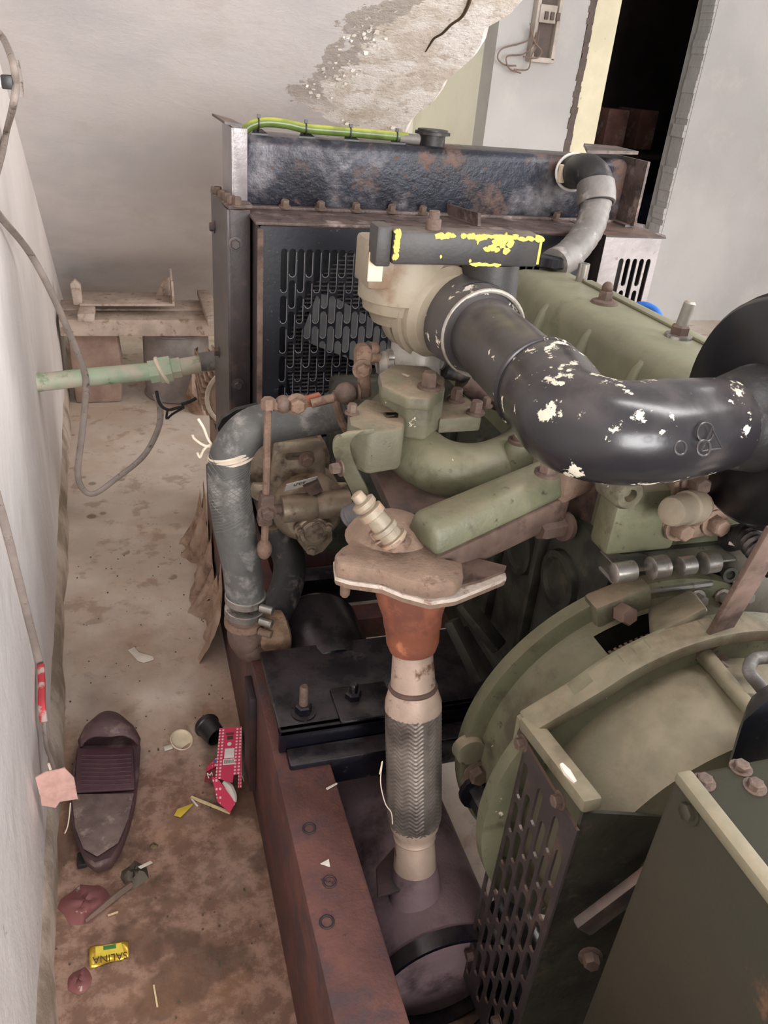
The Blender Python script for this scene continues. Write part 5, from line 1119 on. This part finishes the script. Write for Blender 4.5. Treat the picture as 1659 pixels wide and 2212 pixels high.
fs = [(i * k + j, i * k + (j + 1) % k, (i + 1) * k + (j + 1) % k, (i + 1) * k + j) for i in range(len(rings) - 1) for j in range(k)] + [tuple(range(k))]
P_(MB().add(vs, fs), 'sole', 'maroon_rubber', slp, ang=60)
def onz(l, z): return [at(a, b, z=z) for a, b in l]
P_(MB().prism(onz([(168, 1622), (288, 1618), (292, 1708), (160, 1716)], Zs + .002), (0, 0, .006)), 'footbed', 'maroon_rib', slp, bevel=.002)
for k in range(8):
    y = 1632 + k * 9; P_(MB().tube(onz([(176, y), (230, y + 1), (284, y - 2)], Zs + .008), .0016, 6), 'rib', 'maroon_rib', slp)
P_(MB().prism(onz([(154, 1718), (290, 1716), (278, 1770), (256, 1822), (210, 1852), (180, 1835), (162, 1790)], Zs + .002), (0, 0, .004)), 'heel_pad', 'heel_dust', slp, bevel=.003)
vs = []; nx, ny = 17, 6          # toe strap arching over the front
LA, RA = [(172, 1618), (168, 1600), (178, 1582), (200, 1563), (222, 1556), (228, 1554)], [(302, 1612), (304, 1596), (296, 1580), (276, 1563), (250, 1556), (240, 1554)]
for i in range(ny):
    a, b = at(*LA[i], z=Zs), at(*RA[i], z=Zs); hgt = (.042, .044, .042, .034, .018, .002)[i]
    for j in range(nx):
        t = j / (nx - 1); p = a.lerp(b, t); p.z = Zs + hgt * math.sin(math.pi * t) ** .55 - (.014 * math.exp(-((t - .5) / .22) ** 2) if i == 0 else 0); vs.append(p)
fs = [(i * nx + j, i * nx + j + 1, (i + 1) * nx + j + 1, (i + 1) * nx + j) for i in range(ny - 1) for j in range(nx - 1)]
st_ = P_(MB().add(vs, fs), 'toe_strap', 'maroon_rubber', slp, ang=60)
mod = st_.modifiers.new('thick', 'SOLIDIFY'); mod.thickness = .004; mod.offset = -1
P_(MB().box((at(168, 1850, z=0).x, at(168, 1880, z=0).y, .0005), (at(190, 1850, z=0).x, at(168, 1850, z=0).y, .012)), 'sole_flap', 'black_plastic', slp, bevel=.003)
# cream bottle cap with broken tab
q = at(390, 1600, z=.004)
cp2 = thing('cream_cup', 'small round cream plastic cap with a broken white tab', 'cap', (q.x, q.y, 0))
P_(MB().lathe((q.x, q.y, .0008), (.25, -.35, 1), [(0, .014), (.002, .020), (.010, .0225), (.011, .021), (.005, .018), (.004, 0)], 28), 'dish', 'cream_plastic', cp2)
P_(MB().bar(at(372, 1612, z=.004), at(354, 1618, z=.004), .010, .004), 'tab', 'scrap_white', cp2, bevel=.001)
# black thimble cup lying on its side
q = at(452, 1578, z=.025); ax2 = (at(470, 1600, z=.02) - at(438, 1560, z=.022))
kc = thing('black_cup', 'small black plastic cup tipped over beside the red carton', 'cup', (q.x, q.y, 0))
P_(MB().lathe(at(443, 1562, z=.026), ax2, [(.012, .0), (0, .012), (0, .023), (.004, .0255), (.010, .0255), (.012, .023), (.045, .020), (.046, .018), (.006, .018), (.005, 0)], 28), 'cup_wall', 'black_plastic', kc)
# red printed carton, torn open
U0 = at(515, 1630, z=.05)
rb = bpy.data.objects.new('red_carton', None); COL.objects.link(rb); rb['label'] = 'torn crimson carton with white dots and barcode leaning on the rail'; rb['category'] = 'carton'
pA, pB, pC = at(478, 1562, z=.055), at(528, 1558, z=.060), at(505, 1680, z=.036)
uxr = (pB - pA).normalized(); uyr = (pA - pC); uyr = (uyr - uxr * uyr.dot(uxr)).normalized(); uzr = uxr.cross(uyr)
mr = Matrix((uxr, uyr, uzr)).transposed().to_4x4(); mr.translation = at(508, 1628, z=.058) + V((-.012, 0, 0))
mr = mr @ Matrix.Scale(1.28, 4); rb.matrix_world = mr; BASE[rb.name] = V((0, 0, 0))
Wd, Ht = .0165, .046
MB().prism([(-Wd, -Ht * .78, 0), (Wd * .5, -Ht, 0), (Wd * .55, -Ht * .75, 0), (Wd * .95, -Ht * .72, 0), (Wd * 1.0, -Ht * 1.2, 0), (Wd * 1.28, -Ht * 1.18, 0), (Wd, Ht, 0), (-Wd, Ht, 0)], (0, 0, .0006)).build('front_panel', 'red_card', rb)
MB().prism([(-Wd, -Ht * .6, 0), (-Wd, Ht * .9, 0), (-Wd - .004, Ht * .75, -.03), (-Wd - .004, -Ht * .4, -.03)], (.0006, 0, 0)).build('side_panel', 'red_card', rb)
MB().prism([(Wd + .003, -Ht * .7, 0), (Wd, Ht, 0), (Wd, Ht, -.03), (Wd + .003, -Ht * .6, -.03)], (.0006, 0, 0)).build('side_panel', 'red_card_inner', rb)
for lo, hi, m, nm in (((-.0055, .0135), (.0065, .0305 - .012), 'print_white', 'print_block'), ((-.006, -.006), (.008, .010), 'print_white', 'print_block'), ((-.007, -.0165), (.009, -.0075), 'print_white', 'barcode'), ((-.006, .033), (.006, .037), 'print_maroon', 'print_block'), ((-.004, .025), (.005, .031), 'print_dark', 'print_block')):
    if nm == 'print_block' and m == 'print_white' and lo[1] > .01:
        MB().lathe((0, .0175, .0006), (0, 0, 1), [(0, .0032), (.0003, .0032)], 20).build('print_dot', 'print_white', rb); continue
    MB().box((lo[0], lo[1], .0006), (hi[0], hi[1], .0009)).build(nm, m, rb)
bc = MB(); x = -.0058
rnd = random.Random(2)
while x < .0078: wv = rnd.uniform(.0002, .0006); bc.box((x, -.0152, .0009), (x + wv, -.0088, .0011)); x += wv + rnd.uniform(.0003, .0006)
bc.build('barcode_bars', 'print_dark', rb)
bck = MB().prism([(-Wd - .020, -.028, -.022), (-Wd - .004, -.032, -.018), (-Wd + .004, .004, -.012), (-Wd - .006, .006, -.018), (-Wd - .018, -.006, -.022)], (0, 0, .0006)).build('torn_panel', 'print_maroon', rb)
MB().prism([(-Wd - .018, -.012, -.0208), (-Wd - .003, -.008, -.0155), (-Wd + .002, .004, -.0125), (-Wd - .006, .006, -.017), (-Wd - .017, -.004, -.0205)], (0, 0, .0006)).build('torn_panel', 'red_card', rb)
vf = text_mesh('ME', .0125, .0004); tm = MB().add(vf[0], vf[1])
tm.moved(Matrix.Translation((-Wd - .0085, -.0195, -.0185)) @ Matrix.Rotation(math.radians(24), 4, 'Y') @ Matrix.Rotation(math.radians(22), 4, 'Z')).build('lettering', 'print_white', rb)
MB().lathe((-Wd - .004, .0005, -.0145), (0, 0, 1), [(0, .0028), (.0004, .0028)], 20).build('print_dot', 'print_blue', rb)
MB().prism([(-Wd - .006, -.032, -.004), (-Wd + .002, -.034, -.004), (.011, -.066, -.020), (.003, -.078, -.024), (-Wd + .002, -.062, -.020)], (0, 0, .0006)).build('torn_flap', 'red_card', rb)
MB().tube(smooth_path([(-.006, -.038, -.008), (.002, -.045, -.012), (.008, -.056, -.018), (.010, -.064, -.021)], 4), [.003, .006, .005, .002], 8).build('crumpled_liner', 'red_card_inner', rb)
# matchsticks, yellow scrap
solo(MB().bar(at(413, 1722, z=.003), at(497, 1756, z=.003), .004, .004), 'matchstick', 'match_wood', 'pale broken wooden stick between the slipper and the red carton', 'stick')
solo(MB().prism(onz([(376, 1762), (384, 1748), (418, 1736), (414, 1742), (390, 1766)], .003), (0, 0, .001)), 'yellow_scrap', 'yellow_card', 'folded yellow scrap lying at the end of the broken stick', 'scrap')
solo(MB().bar(at(414, 1726, z=.006), at(427, 1742, z=.002), .003, .0012), 'splinter', 'scrap_white', 'tiny white splinter across the yellow scrap', 'splinter')
solo(MB().tube(smooth_path(onz([(184, 1990), (215, 1965), (255, 1932), (285, 1910)], .007), 4), [.003, .005, .006, .005], 8), 'stick', 'wire_brown', 'thick greyish brown stick lying below the slipper', 'stick')
solo(MB().bar(at(332, 2128, z=.002), at(340, 2175, z=.002), .0025, .002), 'straw', 'match_wood', 'thin pale straw on the brown floor at the bottom', 'straw')
solo(MB().bar(at(233, 1978, z=.002), at(255, 1970, z=.002), .0025, .002), 'straw', 'match_wood', 'tiny pale straw beside the thick greyish stick', 'straw')
# gold sweet wrapper
wr = thing('sweet_wrapper', 'gold foil sweet wrapper lettered upside down on the brown floor', 'wrapper', at(235, 2060, z=0))
w0, w1, w2, w3 = at(193, 2045, z=.006), at(277, 2032, z=.006), at(278, 2068, z=.003), at(194, 2092, z=.003)
vs = []; n1, n2 = 13, 7
for i in range(n2):
    for j in range(n1):
        p = w0.lerp(w1, j / (n1 - 1)).lerp(w3.lerp(w2, j / (n1 - 1)), i / (n2 - 1)); p.z += .004 * math.sin(j * .8) * math.sin(i * .9 + .5) + .006 * math.sin(math.pi * i / (n2 - 1)); vs.append(p)
fs = [(i * n1 + j, i * n1 + j + 1, (i + 1) * n1 + j + 1, (i + 1) * n1 + j) for i in range(n2 - 1) for j in range(n1 - 1)]
fo = P_(MB().add(vs, fs), 'foil', 'gold_foil', wr); md = fo.modifiers.new('t', 'SOLIDIFY'); md.thickness = .0006
ud = (w1 - w0).normalized(); vd = (w0 - w3).normalized(); nd_ = V((0, 0, 1))
P_(MB().add(*placed(flat_with_holes([(-.02, -.008), (.02, -.008), (.017, .008), (-.02, .008)], [], .0006), at(237, 2052, z=.016), ud, vd, nd_)), 'yellow_label', 'print_yellow', wr)
P_(MB().add(*placed(flat_with_holes([(-.009, -.003), (.009, -.003), (.009, .003), (-.009, .003)], [], .0006), at(237, 2046, z=.0168), ud, vd, nd_)), 'green_label', 'print_green', wr)
P_(MB().add(*placed(text_mesh('SALINA', .015), at(238, 2068, z=.0172), -ud, -vd, nd_)), 'lettering', 'print_dark', wr)
# pink paper tag and red tape on the wall cable
cable('drop_cable', [Wp(-10, 1060, .006), Wp(15, 1150, .006), Wp(35, 1230, .006), Wp(60, 1330, .006), Wp(78, 1400, .007), Wp(88, 1440, .008)], .012, .007, 'cable_grey', 'grey cable running down the left wall to the red tape')
cable('red_taped_cable', [Wp(88, 1438, .010), Wp(90, 1480, .012), Wp(90, 1520, .012), Wp(95, 1560, .014)], .013, .009, 'red_tape', 'cable length bound with worn red tape on the left wall')
cable('cable_tail', [Wp(95, 1560, .012), Wp(100, 1610, .014), Wp(110, 1640, .02), Wp(120, 1670, .03)], .007, .005, 'cable_grey', 'thin grey cable tail above the pink paper tag')
tg = at(120, 1692, x=WALLX(1.0) + .035); tgy = tg.y
ppx = [(76, 1680), (98, 1668), (140, 1660), (160, 1680), (168, 1726), (130, 1732), (86, 1718)]
tag_ = MB().prism([at(a, b, y=tgy) for a, b in ppx], (0, .0015, 0))
tgo = thing('paper_tag', 'faded pink paper tag hanging from the wall cable over the slipper', 'tag', at(120, 1730, y=tgy))
P_(tag_, 'tag_sheet', 'paper_pink', tgo)
P_(MB().prism([at(a, b, y=tgy + .012) for a, b in ((82, 1678), (140, 1658), (160, 1690), (120, 1745), (90, 1740))], (0, .0015, 0)), 'back_sheet', 'paper_pink', tgo)
P_(MB().tube([at(112, 1672, y=tgy + .004), at(105, 1650, y=tgy + .004)], .002, 6), 'tag_string', 'twine', tgo)
cable('thin_string', [at(152, 1735, y=tgy + .01), at(150, 1760, y=tgy + .01), at(146, 1785, y=tgy + .01), at(140, 1800, y=tgy + .01)], .002, .002, 'twine', 'thin pale string trailing below the pink paper tag')
# litter
solo(MB().prism(onz([(276, 1405), (290, 1398), (300, 1410), (330, 1418), (332, 1425), (310, 1432), (298, 1428)], .002), (0, 0, .001)), 'paper_scrap', 'scrap_white', 'flattened whitish paper scrap on the floor above the slipper', 'scrap')
c = at(293, 1890, z=0); crumple('leaf_clump', blob(c.x, c.y, .022, .024, 12, 3), .018, 'mud', 'grey green clod at the end of the thick stick', 'clod', 4, 3)
solo(MB().prism(onz([(298, 1873), (325, 1860), (330, 1864), (304, 1877)], .02), (0, 0, .001)), 'paper_sliver', 'scrap_white', 'narrow white sliver sticking out of the grey clod', 'scrap')
c = at(185, 1950, z=0); crumple('torn_sachet', blob(c.x, c.y, .04, .035, 14, 9), .012, 'scrap_red', 'crumpled dull red sachet beside the thick stick', 'sachet', 7, 3)
c = at(170, 2120, z=0); crumple('torn_sachet', blob(c.x, c.y, .018, .02, 12, 19), .008, 'scrap_red', 'small crumpled red scrap near the bottom edge below the gold wrapper', 'scrap', 17, 3)
c = at(332, 1828, z=0); crumple('mud_crumb', blob(c.x, c.y, .007, .007, 8, 2), .006, 'leaf_dry', 'dark crumb right of the slipper heel', 'crumb', 3, 2)
q = at(710, 1890, z=RZ)
for k, (px, py, lab) in enumerate(((706, 1867, 'white paper fleck on the rail beside the flexible pipe'), (717, 1700, 'curled white thread on the rail near the support beam'))):
    p = at(px, py, z=RZ + .001); solo(MB().prism([p + V((-.008, .002, 0)), p + V((.004, .006, 0)), p + V((.003, -.005, 0))] if k == 0 else [p + V((-.009, -.001, 0)), p + V((.008, .005, 0)), p + V((.009, .003, 0)), p + V((-.008, -.004, 0))], (0, 0, .0015)), 'paper_fleck', 'scrap_white', lab, 'fleck')
grit = MB(); rnd = random.Random(77)
for k in range(150):
    x = rnd.uniform(WALLX(1) + .01, .14); y = rnd.uniform(.5, 1.9); s_ = rnd.uniform(.0006, .0018)
    grit.obox((x, y, s_ * .6), (s_, 0, 0), (0, s_ * rnd.uniform(.5, 1.4), 0), (0, 0, s_ * .6))
o = grit.build('grit', 'mud'); o['kind'] = 'stuff'; o['label'] = 'scattered grit and crumbs over the floor'; o['category'] = 'grit'
